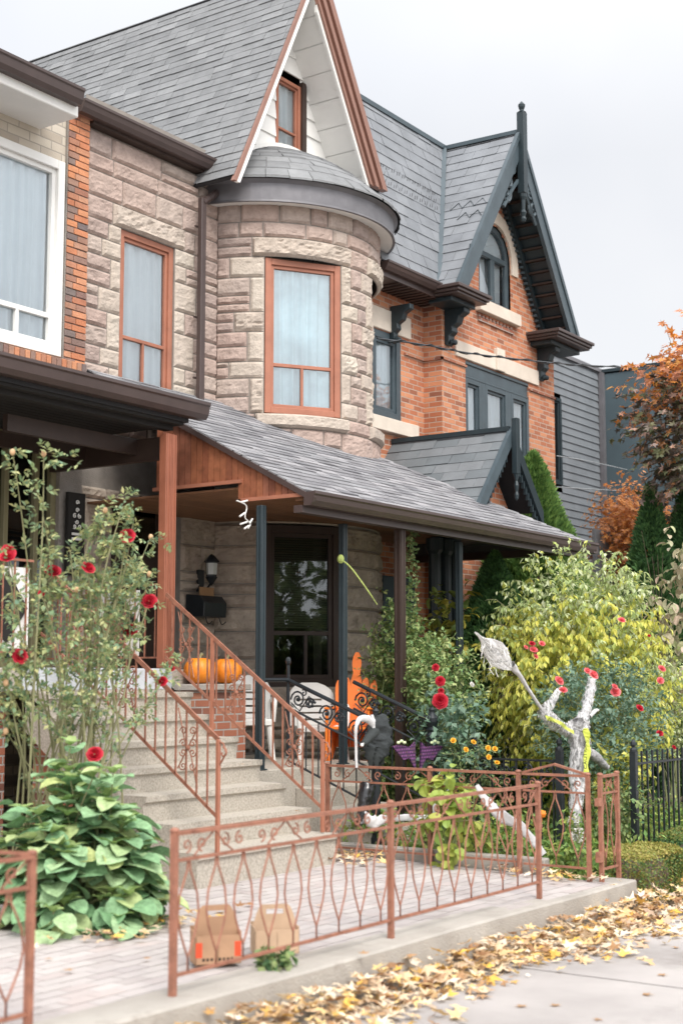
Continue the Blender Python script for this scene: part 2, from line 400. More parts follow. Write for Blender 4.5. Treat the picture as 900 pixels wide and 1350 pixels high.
# ================================================================== WINDOW PART
def window(par,T,a,b,c,d,fw,fm,cm=None,rows=(),cols=(),e=-.09,gl='glass',fd=.05,curtain_split=None,name='window',amp=.032):
    f=MB(); frame_rect(f,T,a,b,c,d,fw,e-.03,e+fd); w=f.build(name,fm,par,bev=.004)
    s=MB(); sw=fw*.55; ia,ib,ic,idd=a+fw,b-fw,c+fw,d-fw
    frame_rect(s,T,ia,ib,ic,idd,sw,e-.02,e+fd*.5)
    for r0,full in rows: fbox(s,T,ia+sw,ib-sw,r0-sw*.5,r0+sw*.5,e-.02,e+fd*.5-.003)
    for u0,v0,v1 in cols: fbox(s,T,u0-sw*.4,u0+sw*.4,max(v0,ic+sw),min(v1,idd-sw),e-.02,e+fd*.5-.006)
    s.build('sash',fm,w,bev=.003)
    p=MB(); vs=[T(ia,ic,e-.004),T(ib,ic,e-.004),T(ib,idd,e-.004),T(ia,idd,e-.004)]; p.add(vs,[(0,1,2,3)]); p.build('pane',M[gl],w)
    if cm is not None:
        curtain_mesh(T,ia,ib,ic,idd,e-.05,amp).build('curtain',cm,w)
    return w
# ================================================================== STONE HOUSE
SH=root('stone_house',(14.2,10.6,0),'pink and cream rough stone house with round turret and white front gable','house')
TW=plane_T((0,Yw,0),(1,0,0),(0,-1,0))
XL=at(108,400,Y=Yw).x; TC=Vector((14.2,10.95,0)); TR=1.45
def TT(u,v,d):
    a=u/TR; return Vector((TC.x+math.sin(a)*(TR+d),TC.y-math.cos(a)*(TR+d),v))
XT=12.80
# --- flat wall
w1=(at(160,300,Y=Yw).x,at(231,300,Y=Yw).x,at(228,531,Y=Yw).z,at(228,326,Y=Yw).z)
dr=(at(147,700,Y=Yw).x,at(238,700,Y=Yw).x,1.82,3.62)
mw=MB(); wall_holes(mw,TW,XL,XT,.2,8.0,[w1,dr],.16)
wall=MB(); cream=MB()
lint=(w1[0]-.14,w1[1]+.16,w1[3],w1[3]+.25); holes=[w1,lint]
for sd in (0,1):
    z=w1[2]-.12; k=0
    while z<w1[3]-.01:
        hh=min([.34,.2,.4,.26][k%4],w1[3]-z); 
        if w1[3]-z-hh<.12: hh=w1[3]-z
        wd=[.16,.3,.2,.34][k%4] if sd==0 else [.38,.2,.34,.18][k%4]
        r_=(w1[0]-wd,w1[0],z,z+hh) if sd==0 else (w1[1],min(w1[1]+wd,XT-.02),z,z+hh)
        stone_block(cream,TW,*r_,.014,k*3.3+sd,base=.018); holes.append((r_[0],r_[1],max(r_[2],0),r_[3])); z+=hh; k+=1
stone_block(cream,TW,*lint,.03,3.,base=.03)
ashlar(wall,TW,XL+.01,XT,4.35,7.9,holes,seed=4,h=(.19,.27),w=(.28,.6),rough=.017)
wl=wall.build('wall',M['stone'],SH); mw.build('mortar',M['mortar'],wl); cream.build('dressed_stone',M['cream'],SH)
low=MB(); ashlar(low,TW,XL+.01,XT,1.82,3.75,[dr],seed=9,h=(.26,.38),w=(.3,.6),rough=.03); low.build('lower_wall',M['stone_low'],SH)
window(SH,TW,*w1,.07,M['terra'],M['curtain_w'],rows=[(w1[2]+.62,1)],cols=[((w1[0]+w1[1])/2,w1[2],w1[2]+.62)],e=-.07)
# --- turret
tu=TR*R(33); tz0=at(400,548,Y=9.78).z; tz1=at(400,343,Y=9.78).z; hw=.5
gz0,gz1=1.64,3.53
H=[(-tu-hw,-tu+hw,tz0,tz1),(tu-hw,tu+hw,tz0,tz1),(-tu-hw,-tu+hw,gz0,gz1)]
mt=MB(); wall_holes(mt,TT,-TR*R(77),TR*R(100),.2,7.75,H,.16,step=.12)
tw=MB(); tcm=MB(); hol=list(H)
for cu in (-tu,tu):
    l=(cu-hw-.15,cu+hw+.15,tz1,tz1+.24); stone_block(tcm,TT,*l,.035,cu*9,base=.035); hol.append(l)
    sl=(cu-hw-.1,cu+hw+.1,tz0-.17,tz0); stone_block(tcm,TT,*sl,.012,cu*4,base=.07,mortar=.004); hol.append(sl)
    for sd in (0,1):
        z=tz0; k=sd
        while z<tz1-.01:
            hh=[.42,.2,.36,.24][k%4]
            if tz1-z-hh<.15: hh=tz1-z
            wd=[.17,.42,.2,.36][k%4] if abs(cu+tu)<.01 and sd==0 else [.18,.3,.16,.28][k%4]
            r_=(cu-hw-wd,cu-hw,z,z+hh) if sd==0 else (cu+hw,cu+hw+wd,z,z+hh)
            if cu>0 and sd==0 or cu<0 and sd==1:
                r_=(r_[0],min(r_[1],-.0) ,z,z+hh) if cu<0 else (max(r_[0],0.),r_[1],z,z+hh)
            stone_block(tcm,TT,*r_,.012 if k%3 else .035,k*7.3+sd+cu,base=.02); hol.append(r_); z+=hh; k+=1
ashlar(tw,TT,-TR*R(76),TR*R(100),4.3,7.72,hol,seed=12,h=(.2,.29),w=(.3,.65),rough=.017)
tp=tw.build('turret',M['stone'],SH); mt.build('mortar',M['mortar'],tp); tcm.build('turret_dressed_stone',M['cream'],SH)
tl=MB(); ashlar(tl,TT,-TR*R(76),TR*R(100),.9,3.7,[H[2]],seed=21,h=(.26,.4),w=(.4,.75),rough=.03); tl.build('lower_turret',M['stone_low'],SH)
for cu in (-tu,tu):
    a=cu/TR; nrm=Vector((math.sin(a),-math.cos(a),0)); o=TC+nrm*(TR*math.cos(hw/TR)+.005); Tf=plane_T(o,(math.cos(a),math.sin(a),0),nrm)
    h2=TR*math.sin(hw/TR)
    window(SH,Tf,-h2+.01,h2-.01,tz0+.01,tz1-.01,.075,M['terra'],M['curtain_teal'],rows=[(tz0+.6,1)],cols=[(0.,tz0,tz0+.6)],e=-.05,amp=.035)
    if cu<0:
        g=window(SH,Tf,-h2+.01,h2-.01,gz0,gz1-.01,.09,M['dkbrown'],None,rows=[(gz0+.62,1)],cols=[(.06,gz0,gz0+.62)],e=-.05,gl='glass_dark')
        bl=MB(); z=gz0+.68
        while z<gz1-.12:
            bl.add([Tf(-h2+.12,z,-.13),Tf(h2-.12,z,-.13),Tf(h2-.12,z+.022,-.108),Tf(-h2+.12,z+.022,-.108)],[(0,1,2,3)]); z+=.028
        bl.build('blind',mat('beige_blind',(.22,.21,.15),.7,.05),g)
        bk=MB(); fbox(bk,Tf,-h2+.02,h2-.02,gz0-.75,gz0-.01,-.06,-.01); bk.build('panel',M['dkbrown'],SH,bev=.004)
# interior dark room + rear shell
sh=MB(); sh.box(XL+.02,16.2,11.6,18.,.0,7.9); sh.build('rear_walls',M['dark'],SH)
# --- turret eaves: soffit, metal fascia, low shingled cone
fz1=at(345,235,Y=9.94).z; fz0=at(345,263,Y=9.94).z
FR=1.66; A0,A1=R(-90-84),R(-90+84)
so=MB(); so.lathe([(TR-.05,fz0+.03),(FR-.01,fz0+.0)],TC,40,(A0,A1)); so.build('turret_soffit',M['white'],SH)
fa=MB(); fa.lathe([(FR-.02,fz0),(FR+.015,fz0),(FR,fz0+.03),(FR+.0,fz1-.03),(FR+.05,fz1+.01),(FR-.2,fz1+.02)],TC,40,(A0,A1)); fa.build('turret_fascia',M['lead'],SH,smooth=False)
cone=MB(); ztop=at(350,197,Y=10.2).z; CR0,CR1=FR+.07,.35
Hc=8.47-fz1
def cpt(a,t,o=0): 
    r_=CR0+(CR1-CR0)*t; return Vector((TC.x+math.cos(a)*r_,TC.y+math.sin(a)*r_, fz1+.03+Hc*(1-(r_/CR0)**2)+o))
rows=9; rnd=random.Random(5)
for j in range(rows):
    t0=j/rows; t1=(j+1.15)/rows; r_=CR0+(CR1-CR0)*t0; n=int((A1-A0)*r_/.28); off=rnd.random()
    for i in range(n+1):
        a=A0+(A1-A0)*(i-off)/n; b=A0+(A1-A0)*(i+1-off)/n-.004; a=max(a,A0); b=min(b,A1)
        if b<=a: continue
        tt=t0+rnd.uniform(-.006,.006)- (.012 if j==0 else 0); m=(a+b)/2; th=.02*rnd.uniform(.5,1.4)
        cone.add([cpt(a,tt,th),cpt(m,tt,th*1.1),cpt(b,tt,th),cpt(b,t1,.004),cpt(m,t1,.004),cpt(a,t1,.004),cpt(a,tt,-.005),cpt(m,tt,-.005),cpt(b,tt,-.005)],
            [(0,1,4,5),(1,2,3,4),(6,7,1,0),(7,8,2,1)])
cn=cone.build('turret_roof',M['shingle'],SH)
ck=MB(); ck.lathe([(CR0+(CR1-CR0)*k/8,fz1+.015+Hc*(1-((CR0+(CR1-CR0)*k/8)/CR0)**2)) for k in range(9)],TC,40,(A0,A1)); ck.build('underlay',M['felt'],cn)
# --- big front gable
Yg=9.98; Ygw=10.5
La=at(395,5,Y=Yg); Lb=at(311,224,Y=Yg); Ra=at(431,2,Y=Yg); Rb=at(504,258,Y=Yg)
sl=(La.z-Lb.z)/(La.x-Lb.x); sr=(Ra.z-Rb.z)/(Ra.x-Rb.x)
ax=(Ra.z-sr*Ra.x-(La.z-sl*La.x))/(sl-sr); az=La.z+sl*(ax-La.x); zf=Lb.z-.02
APX=Vector((ax,Yg,az)); zr=7.3
def rake(off,z,left):   # x of the rake line at height z, moved in by off
    return (ax+(z-az)/(sl if left else sr))+(off if left else -off)
YB=16.5
lp=[(rake(0,zf-.05,True),Yg,zf-.05),(ax,Yg,az),(ax,YB,az),(rake(0,zf-.05,True),YB,zf-.05)]
t,dk=shingles(lp,.125,.3,.012,jit=.004,wj=.12); g=t.build('gable_roof',M['shingle'],SH); dk.build('roof_deck',M['felt'],g)
zr=8.22
rp=[(ax+.0,Yg,az),(rake(0,zr,False),Yg,zr),(rake(0,zr,False),YB,zr),(ax,YB,az)]
t,dk=shingles(rp,.145,.33); g2=t.build('gable_roof',M['shingle'],SH); dk.build('roof_deck',M['felt'],g2)
def band(mb,o0,o1,y0,y1,left,ztop_,zbot):
    # strip following a rake, offsets measured across from the roof surface
    s=sl if left else sr; L=math.sqrt(1+1/s**2); 
    q=[(rake(o0*L,zbot,left),zbot),(rake(o1*L,zbot,left),zbot)]
    zt0=az-abs(s)*o0*L; zt1=az-abs(s)*o1*L
    q=[(rake(o0*L,zbot,left),zbot),(rake(o1*L,zbot,left),zbot),(ax,zt1),(ax,zt0)]
    mb.extr(q,'y',y0,y1)
tr=MB(); band(tr,.0,.05,Yg-.03,Yg+.02,True,az,zf-.12); tr.build('rake_trim',M['brown_light'],SH)
tr=MB(); band(tr,.052,.11,Yg-.022,Yg+.02,True,az,zf-.12); band(tr,.29,.34,Yg-.02,Yg+.02,False,az,7.9); tr.build('white_trim',M['white'],SH)
tr=MB()
for o0,o1,y in ((-.03,.07,-.08),(.072,.13,-.04),(.132,.2,-.07),(.202,.245,-.03),(.247,.288,-.05)): band(tr,o0,o1,Yg+y,Yg+.02,False,az,8.2)
tr.build('rake_trim',M['brown_light'],SH,label='wide stepped brown right-hand rake trim')
# gable wall with lap siding, soffit
gz=7.7
gw=(at(363,100,Y=Ygw).x,at(395,100,Y=Ygw).x,at(380,215,Y=Ygw).z,at(363,97,Y=Ygw).z-.0)
gd=MB(); z=7.6; 
while z<az-.3:
    z2=z+.235; xa=rake(.06,z,True); xb=rake(.06,z,False); xa2=rake(.06,z2,True); xb2=rake(.06,z2,False)
    def seg(x0,x1,x0t,x1t):
        if x1-x0>.01: gd.add([(x0,Ygw-.022,z),(x1,Ygw-.022,z),(x1t,Ygw,z2),(x0t,Ygw,z2),(x0,Ygw,z),(x1,Ygw,z)],[(0,1,2,3),(4,5,1,0)])
    if z2>gw[2] and z<gw[3]: seg(xa,gw[0],xa2,gw[0]); seg(gw[1],xb,gw[1],xb2)
    elif xb2-xa2>0: seg(xa,xb,xa2,xb2)
    z=z2
gd.build('gable_wall',M['whitesid'],SH)
gj=MB(); fbox(gj,plane_T((0,Ygw,0),(1,0,0),(0,-1,0)),gw[1],gw[1]+.09,gw[2],gw[3]+.06,-.02,.05); gj.build('window_casing',M['dkbrown'],SH)
TG=plane_T((0,Ygw,0),(1,0,0),(0,-1,0))
window(SH,TG,gw[0],gw[1],gw[2]-.05,gw[3],.05,M['terra'],M['curtain_w'],rows=[(gw[2]+.42,1)],e=-.03,amp=.03)
bkk=MB(); bkk.extr([(rake(.3,7.6,True),7.6),(rake(.3,7.6,False),7.6),(ax,az-1.)],'y',Ygw+.5,Ygw+.55); bkk.build('attic',M['dark'],SH)
for left in (True,False):   # soffit boards with joints
    sf=MB(); s=sl if left else sr; L=math.sqrt(1+1/s**2); z=7.6 if left else 8.0
    while z<az-.35:
        z2=z+.30; o=.1*L if left else .3*L
        sf.add([(rake(o,z+.006,left),Yg,z+.006),(rake(o,z2,left),Yg,z2),(rake(o,z2,left),Ygw,z2),(rake(o,z+.006,left),Ygw,z+.006)],[(0,1,2,3)])
        sf.add([(rake(o-.02,z-.01,left),Yg,z-.01),(rake(o-.02,z2,left),Yg,z2),(rake(o-.02,z2,left),Ygw,z2),(rake(o-.02,z-.01,left),Ygw,z-.01)],[(0,1,2,3)])
        z=z2
    sf.build('soffit',M['whitesid'],SH)
# white flashing where the cone meets the gable wall
fl=MB(); pts=[]
for k in range(-20,21):
    x=TC.x+k*.08; 
    rr=math.hypot(x-TC.x,Ygw-.03-TC.y)
    pts.append((x,Ygw-.045,fz1+.07+Hc*(1-(rr/CR0)**2)))
fl.bar(pts,.03,.05); fl.build('flashing',M['white'],SH)
# --- main eaves gutter and flat roof behind it
YG=10.36
gr=at(317,228,Y=YG); gl=at(112,128,Y=YG); zg=(gr.z+gl.z)/2-.02
def gutter(mb,x0,x1,y,z,h=.12,w=.12):
    mb.extr([(y+w,z+h),(y-.012,z+h+.012),(y-.012,z+h-.015),(y+.002,z+h-.03),(y+.015,z+.045),(y+.045,z),(y+w,z),(y+w,z+h)][::-1][:-1],'x',x0,x1)
gt=MB(); gutter(gt,gl.x,gr.x,YG,zg-.1); gt.build('gutter',M['brown'],SH)
mr_=MB(); mr_.box(XL-.3,rake(.1,zf,True)+.1,YG+.1,15,zg-.08,zg+.0); mr_.build('main_roof',M['felt'],SH)
es=MB(); es.box(XL,12.9,YG+.12,Yw+.1,zg-.13,zg-.09); es.build('eaves_board',M['dkbrown'],SH)
fs_=MB(); fs_.box(gl.x,gr.x-.1,YG+.12,YG+.16,zg-.1,zg+.07); fs_.build('fascia',M['brown_light'],SH)
# --- downspouts
def spout(par,pts,w=.075,m='brown',elb=None):
    mb=MB(); mb.bar(pts,w,w*.8,up=(0,1,0)); o=mb.build('downspout',M[m],par,bev=.008)
    if elb:
        e=MB(); e.tube(elb,[w*.52]*len(elb),10); e.build('elbow',M[m],o)
        k=MB()
        for i in range(1,len(elb)):
            a=Vector(elb[i-1]); b=Vector(elb[i])
            for q in range(3): c=a.lerp(b,q/3); t=(b-a).normalized()*.006; k.tube([c-t,c+t],w*.56,10)
        k.build('ribs',M[m],o)
dx=at(268,400,Y=10.42).x
p0=at(298,238,Y=YG+.1); 
spout(SH,[(dx,10.45,at(268,262,Y=10.45).z),(dx,10.45,at(268,532,Y=10.45).z)],.085,elb=[p0,p0+Vector((-.02,.05,-.1)),p0.lerp(Vector((dx,10.45,at(268,268,Y=10.45).z)),.6)+Vector((0,0,-.03)),(dx,10.45,at(268,268,Y=10.45).z)])
e=MB(); zb=at(268,532,Y=10.45).z; e.tube([(dx,10.45,zb+.03),(dx+.01,10.42,zb-.04),(dx+.1,10.35,zb-.09)],.042,8); e.build('spout_foot',M['brown'],SH)
for yy in (300,420,500): st=MB(); st.box(dx-.06,dx+.06,10.5,10.515,at(268,yy,Y=10.45).z,at(268,yy,Y=10.45).z+.02); st.build('strap',M['brown'],SH)
spx=at(501,500,Y=10.9)
spout(SH,[(spx.x+.05,11.0,7.35),(spx.x+.02,11.0,4.8)],.075,'brown',elb=[at(520,322,Y=10.3),at(521,340,Y=10.5),at(512,346,Y=10.8),at(503,362,Y=11.0)])
gx=MB(); a=at(523,318,Y=10.3); gutter(gx,a.x-.3,a.x+.35,a.y,a.z-.1); gx.build('gutter',M['brown'],SH,label='short brown gutter stub beside the turret roof')
# --- stone house porch: hipped shingle roof on metal posts
YP=7.72; ZP=3.47; SL=.53; XP0=10.62; XP1=16.8
def zp(y): return ZP+SL*(y-YP)
yb=10.55; q=yb-YP
front=[(XP0,YP,ZP),(XP1,YP,ZP),(XP1-q,yb,zp(yb)),(XP0,yb,zp(yb))]
t,dk=shingles(front,.12,.3,.013,jit=.008,wj=.2); pr=t.build('porch_roof',M['shingle_porch'],SH); dk.build('roof_deck',M['felt'],pr)
side=[(XP1,YP,ZP),(XP1,yb+.0,ZP),(XP1-q,yb,zp(yb))]
t,dk=shingles(side,.12,.3,.013,jit=.008,wj=.2); pr2=t.build('porch_roof',M['shingle_porch'],SH); dk.build('roof_deck',M['felt'],pr2)
hp=MB(); n=22
for i in range(n):
    a=Vector(front[1]).lerp(Vector(front[2]),i/n); b=Vector(front[1]).lerp(Vector(front[2]),(i+1.1)/n); up=Vector((0,0,.03)); s_=Vector((.08,.08,-.03)); s2=Vector((-.08,-.08,-.035))
    hp.add([a+up,a+s_,a+s2,b+up*.6,b+s_-up*.4,b+s2-up*.4],[(0,3,4,1),(0,2,5,3),(0,1,2)])
hp.build('hip_cap',M['shingle_porch'],pr)
g=MB(); gutter(g,XP0-.02,XP1+.05,YP-.13,ZP-.14,.12,.12); g.build('porch_gutter',M['brown'],SH)
g=MB(); g.box(XP1-.02,XP1+.11,YP-.1,yb,ZP-.14,ZP-.02); g.build('porch_gutter',M['brown'],SH)
cl=MB(); x=XP0+.04
yy=YP+.05
while yy<Yw-.02:
    zc_=min(3.57,zp(yy)-.09); cl.box(XP0+.05,XP1-.05 if yy<8.2 else XP1-.35,yy,min(yy+.086,Yw),zc_-.02,zc_); yy+=.09
cl.build('porch_ceiling',M['wood_ceiling'],SH)
bm_=MB(); bm_.box(XP0,XP1,YP+.02,YP+.12,ZP-.2,ZP-.13); bm_.build('porch_beam',M['brown'],SH)
# boarded side gable (plane X)
XS=XP0+.02; pb=MB(); y=YP-.02
ytop=9.55
while y<ytop:
    y2=y+.075; zb_=3.47-.02 if y<8.47 else 3.64
    pb.add([(XS,y,zb_),(XS,y2-.006,zb_),(XS,y2-.006,zp(y2)-.05),(XS,y,zp(y)-.05),(XS+.03,y,zb_),(XS+.03,y2-.006,zb_),(XS+.03,y2-.006,zp(y2)-.05),(XS+.03,y,zp(y)-.05)],[(0,3,2,1),(4,5,6,7),(0,1,5,4),(1,2,6,5),(3,0,4,7)])
    y=y2
pb.build('side_boards',M['wood'],SH)
tb=MB(); tb.bar([(XS-.02,YP-.12,zp(YP-.12)-.03),(XS-.02,9.6,zp(9.6)-.03)],.035,.05); tb.build('verge_trim',M['brown'],SH)
tb=MB(); tb.bar([(XS-.01,YP,3.435),(XS-.01,8.47,3.435)],.03,.035); tb.bar([(XS-.01,8.47,3.62),(XS-.01,9.6,3.62)],.03,.035); tb.build('lower_trim',M['terra'],SH)
def post(par,x,y,z0,z1,w,m,name='porch_post'):
    mb=MB(); mb.box(x-w/2,x+w/2,y-w/2,y+w/2,z0,z1)
    for s_ in (-1,1): mb.box(x-w/2-.006,x-w/2,y+s_*w*.3-.012,y+s_*w*.3+.012,z0,z1); mb.box(x+s_*w*.3-.012,x+s_*w*.3+.012,y-w/2-.006,y-w/2,z0,z1)
    mb.box(x-w*.8,x+w*.8,y-w*.8,y+w*.8,z0,z0+.012)
    return mb.build(name,m,par,bev=.004)
a=at(343,900,Y=8.1); post(SH,a.x,8.1,.9,ZP-.13,.064,M['teal'])
a=at(452,900,Y=8.0); post(SH,a.x,8.0,.9,ZP-.2,.06,M['teal'])
a=at(527,800,Y=7.85); post(SH,a.x,7.85,.2,ZP-.2,.09,M['dkbrown'])
a=at(605,800,Y=8.0); post(SH,a.x,8.0,.3,ZP-.2,.06,M['teal'])
# lower patio slab, its steps, brick ledge
ps=MB(); ps.box(10.16,12.3,8.05,9.6,.2,.9); ps.box(12.3,14.4,8.3,9.9,.2,.89); ps.build('patio_slab',M['conc'],SH,bev=.01)
for k in range(3):
    s_=MB(); s_.box(10.95,11.85,8.05-.28*(k+1),8.05-.28*k,.15,.9-.18*(k+1)); s_.build('patio_step',M['conc'],SH,bev=.01)
lb=MB(); lb.box(10.15,11.2,8.85,9.05,.85,1.62); lb.build('brick_ledge',M['brick_red'],SH)
cp=MB(); cp.box(10.14,11.23,8.8,9.12,1.62,1.68); cp.build('ledge_cap',M['conc_light'],SH,bev=.008)
up=MB(); up.box(10.14,11.22,9.06,9.9,1.5,1.82); up.box(10.14,12.3,9.9,10.58,.9,1.82); up.build('porch_floor',M['conc'],SH,bev=.01)
# front door recess
dd=MB(); dd.box(dr[0],dr[1],Yw+.2,Yw+.25,1.82,3.62); D=dd.build('door',M['door'],SH)
dp=MB(); 
for z0,z1 in ((1.95,2.5),): dp.box(dr[0]+.1,dr[0]+.75,Yw+.18,Yw+.2,z0,z1)
dp.build('door_panel',M['dkbrown'],D,bev=.01)
a=at(178,730,Y=Yw+.15); b=at(204,677,Y=Yw+.15); dg=MB(); dg.box(a.x,b.x,Yw+.14,Yw+.17,a.z,b.z); dg.build('door_window',M['glass_dark'],D)
dg=MB(); dg.box(a.x,b.x,Yw+.175,Yw+.19,a.z,b.z); dg.build('door_curtain',mat('lace',(.3,.33,.36),.8,.5,14),D)
dh=MB(); dh.ball((dr[1]-.12,Yw+.15,2.75),.03); dh.build('door_knob',mat('brass',(.5,.35,.12),.3,.1,metal=1),D)
# ================================================================== LEFT BRICK HOUSE
BH=root('brick_house',(8.,10.6,0),'beige brick house at the left edge with orange brick corner and white framed window','house')
TWb=plane_T((0,Yw-.03,0),(1,0,0),(0,-1,0))
xc=at(80,400,Y=Yw).x; bw=(8.2,xc-.02,at(70,470,Y=Yw).z,at(78,214,Y=Yw).z)
gdz=(6.6,at(74,700,Y=Yw).x,1.84,at(75,578,Y=Yw).z)
m_=MB(); wall_holes(m_,TWb,5.,xc,.2,8.0,[bw,gdz],.14); m_.build('wall',M['brick_beige'],BH)
q=MB(); z=4.3; k=0
while z<7.72:
    n=[(xc,xc+.2,),(xc+.2,XL)] if k%2 else [(xc,xc+.1),(xc+.1,XL-.1),(xc+.3,XL)]
    n=[(xc,(xc+XL)/2),((xc+XL)/2,XL)] if k%2 else [(xc,xc+.1),(xc+.1,XL)]
    for a,b in n: q.box(a+.004,b-.004,Yw-.075+random.uniform(-.004,.004),Yw+.05,z+.004,z+.066)
    z+=.074; k+=1
Q_=q.build('corner_bricks',M['brick_mix'],BH,bev=.003)
q=MB(); q.box(xc-.01,XL,Yw-.06,Yw+.06,.2,7.75); q.build('mortar',M['mortar'],Q_)
q=MB(); x=6.6
while x<XL-.02: q.box(x+.004,x+.066,Yw-.11,Yw,bw[2]-.16,bw[2]-.03); x+=.072
q.build('sill_bricks',M['brick_mix'],BH,bev=.003)
q=MB(); q.box(6,XL-.1,Yw-.1,Yw,bw[2]-.3,bw[2]-.17); q.build('sill_stone',M['cream'],BH)
mz=at(60,415,Y=Yw).z
W=window(BH,TWb,*bw,.095,M['white'],M['curtain'],rows=[(mz,1)],cols=[(at(22,450,Y=Yw).x,bw[2],mz)],e=-.06,fd=.08,amp=.03)
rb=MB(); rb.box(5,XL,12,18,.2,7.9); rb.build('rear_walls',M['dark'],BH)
YL=9.9; a=at(60,95,Y=YL); 
g=MB(); zl=at(0,58,Y=YL).z-.02; zl2=at(112,118,Y=YL).z; g1=MB(); gutter(g1,5.,at(112,120,Y=YL).x,YL,(zl+zl2)/2-.17,.15,.14); g1.build('gutter',M['brown'],BH)
zz=(zl+zl2)/2-.17
g=MB(); g.box(5,at(112,135,Y=YL+.1).x-.06,YL+.12,Yw,zz-.1,zz+.02); g.build('soffit',M['white'],BH,bev=.01)
g=MB(); g.box(5,at(112,120,Y=YL).x,YL+.1,14,zz+.12,zz+.16); g.build('main_roof',M['felt'],BH)
# storm door with olive frame
f=MB(); 
frame_rect(f,TWb,gdz[0],gdz[1],gdz[2],gdz[3],.09,-.1,-.02)
for px in (8,48): xx=at(px,700,Y=Yw).x; fbox(f,TWb,xx-.03,xx+.03,gdz[2]+.09,gdz[3]-.09,-.1,-.03)
fr=f.build('doorway_frame',M['olive'],BH,bev=.004)
f=MB(); fbox(f,TWb,gdz[0],gdz[1],gdz[2],gdz[3],-.14,-.13); f.build('dark_doorway',M['dark'],BH)
f=MB(); f.quad(TWb(gdz[0]+.09,gdz[2],-.08),TWb(gdz[1]-.09,gdz[2],-.08),TWb(gdz[1]-.09,gdz[3]-.09,-.08),TWb(gdz[0]+.09,gdz[3]-.09,-.08)); f.build('pane',M['glass_dark'],fr)
f=MB(); fbox(f,TWb,gdz[0]-.05,gdz[1]+.06,gdz[3],gdz[3]+.12,-.02,.05); f.build('door_lintel',M['cream'],BH,bev=.005)
f=MB(); ashlar(f,TW,gdz[1]+.02,XL,1.82,4.1,[],h=(.074,.075),w=(.2,.24),rough=.003,seed=3); f.build('lower_wall',M['brick_mix'],BH)
# porch of the left house
YE=8.75; gz_=at(275,550,Y=YE).z; XE=at(277,550,Y=YE).x
g=MB(); gutter(g,4.,XE,YE,gz_-.02,.15,.14); g.build('porch_gutter',M['brown'],BH)
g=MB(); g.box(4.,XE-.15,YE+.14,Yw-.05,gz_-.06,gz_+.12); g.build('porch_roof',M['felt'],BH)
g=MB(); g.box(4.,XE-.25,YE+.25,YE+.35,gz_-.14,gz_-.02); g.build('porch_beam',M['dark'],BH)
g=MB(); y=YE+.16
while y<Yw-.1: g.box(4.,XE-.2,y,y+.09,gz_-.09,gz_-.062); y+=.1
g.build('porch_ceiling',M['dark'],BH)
g=MB(); 
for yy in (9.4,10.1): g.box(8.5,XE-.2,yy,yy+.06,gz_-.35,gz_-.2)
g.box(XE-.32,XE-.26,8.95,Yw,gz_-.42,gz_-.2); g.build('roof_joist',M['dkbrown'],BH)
a=at(221,700,Y=8.95)
pm=MB(); 
for s_ in (-.04,.04): pm.box(a.x+s_-.036,a.x+s_+.036,8.91,9.0,1.83,gz_-.2); 
pm.box(a.x-.02,a.x+.02,8.93,8.98,1.83,gz_-.2)
for s_ in (-.06,-.02,.02,.06): pm.box(a.x+s_-.006,a.x+s_+.006,8.9,8.91,1.83,gz_-.2)
pm.build('porch_post',M['terra_post'],BH,bev=.005)
g=MB(); g.box(5.2,10.14,8.9,Yw-.03,1.62,1.82); g.build('porch_floor',M['conc'],BH,bev=.012)
g=MB(); g.box(5.2,8.3,9.1,9.2,.15,1.62); g.build('porch_base_wall',M['brick_red'],BH)
# ================================================================== ORANGE BRICK HOUSE (beyond the stone house)
OB=root('victorian_house',(18.8,10.0,0),'orange brick house with slate roof, black bargeboards and finial','house')
Yf,Yr=10.0,10.3; XB0,XB1=17.05,20.62; Yk=9.5
G_AP=Vector((18.53,Yk,9.9)); gs=1.47; ZE=7.05
TB=plane_T((0,Yf,0),(1,0,0),(0,-1,0)); TRc=plane_T((0,Yr,0),(1,0,0),(0,-1,0))
tri=(at(613,476,Y=Yf).x,at(696,503,Y=Yf).x,3.9,6.33)
arc=(18.15,19.15,7.33,8.1); rec=(15.7,at(528,500,Y=Yr).x,5.25,6.45)
m_=MB(); 
wall_holes(m_,TB,XB0,XB1,.0,ZE,[tri],.2)
# gable part of the wall: strips either side of the arched window
def gx_(z,left): return G_AP.x+(-1 if left else 1)*(G_AP.z-.12-z)/gs
zz=[ZE+i*.11 for i in range(30)]; ac=((arc[0]+arc[1])/2,arc[3]); ar=(arc[1]-arc[0])/2
for a_,b_ in zip(zz,zz[1:]):
    if b_>G_AP.z-.15: break
    za=(a_+b_)/2
    if a_>=arc[2]-.06 and za<ac[1]+ar:
        hw_=ar if za<=ac[1] else math.sqrt(max(0,ar**2-(za-ac[1])**2))
        hx=[(gx_(a_,True),gx_(b_,True),ac[0]-hw_),(ac[0]+hw_,gx_(a_,False),gx_(b_,False))]
        m_.quad((hx[0][0],Yf,a_),(hx[0][2],Yf,a_),(hx[0][2],Yf,b_),(hx[0][1],Yf,b_)); m_.quad((hx[1][0],Yf,a_),(hx[1][1],Yf,a_),(hx[1][2],Yf,b_),(hx[1][0],Yf,b_))
    else: m_.quad((gx_(a_,True),Yf,a_),(gx_(a_,False),Yf,a_),(gx_(b_,False),Yf,b_),(gx_(b_,True),Yf,b_))
m_.quad((XB0,Yr,0),(XB0,Yf,0),(XB0,Yf,ZE),(XB0,Yr,ZE))
m_.quad((XB1,Yf,0),(XB1,16,0),(XB1,16,ZE),(XB1,Yf,ZE))
wall_holes(m_,TRc,15.4,XB0,.0,ZE,[rec],.2)
m_.build('wall',M['brick'],OB)
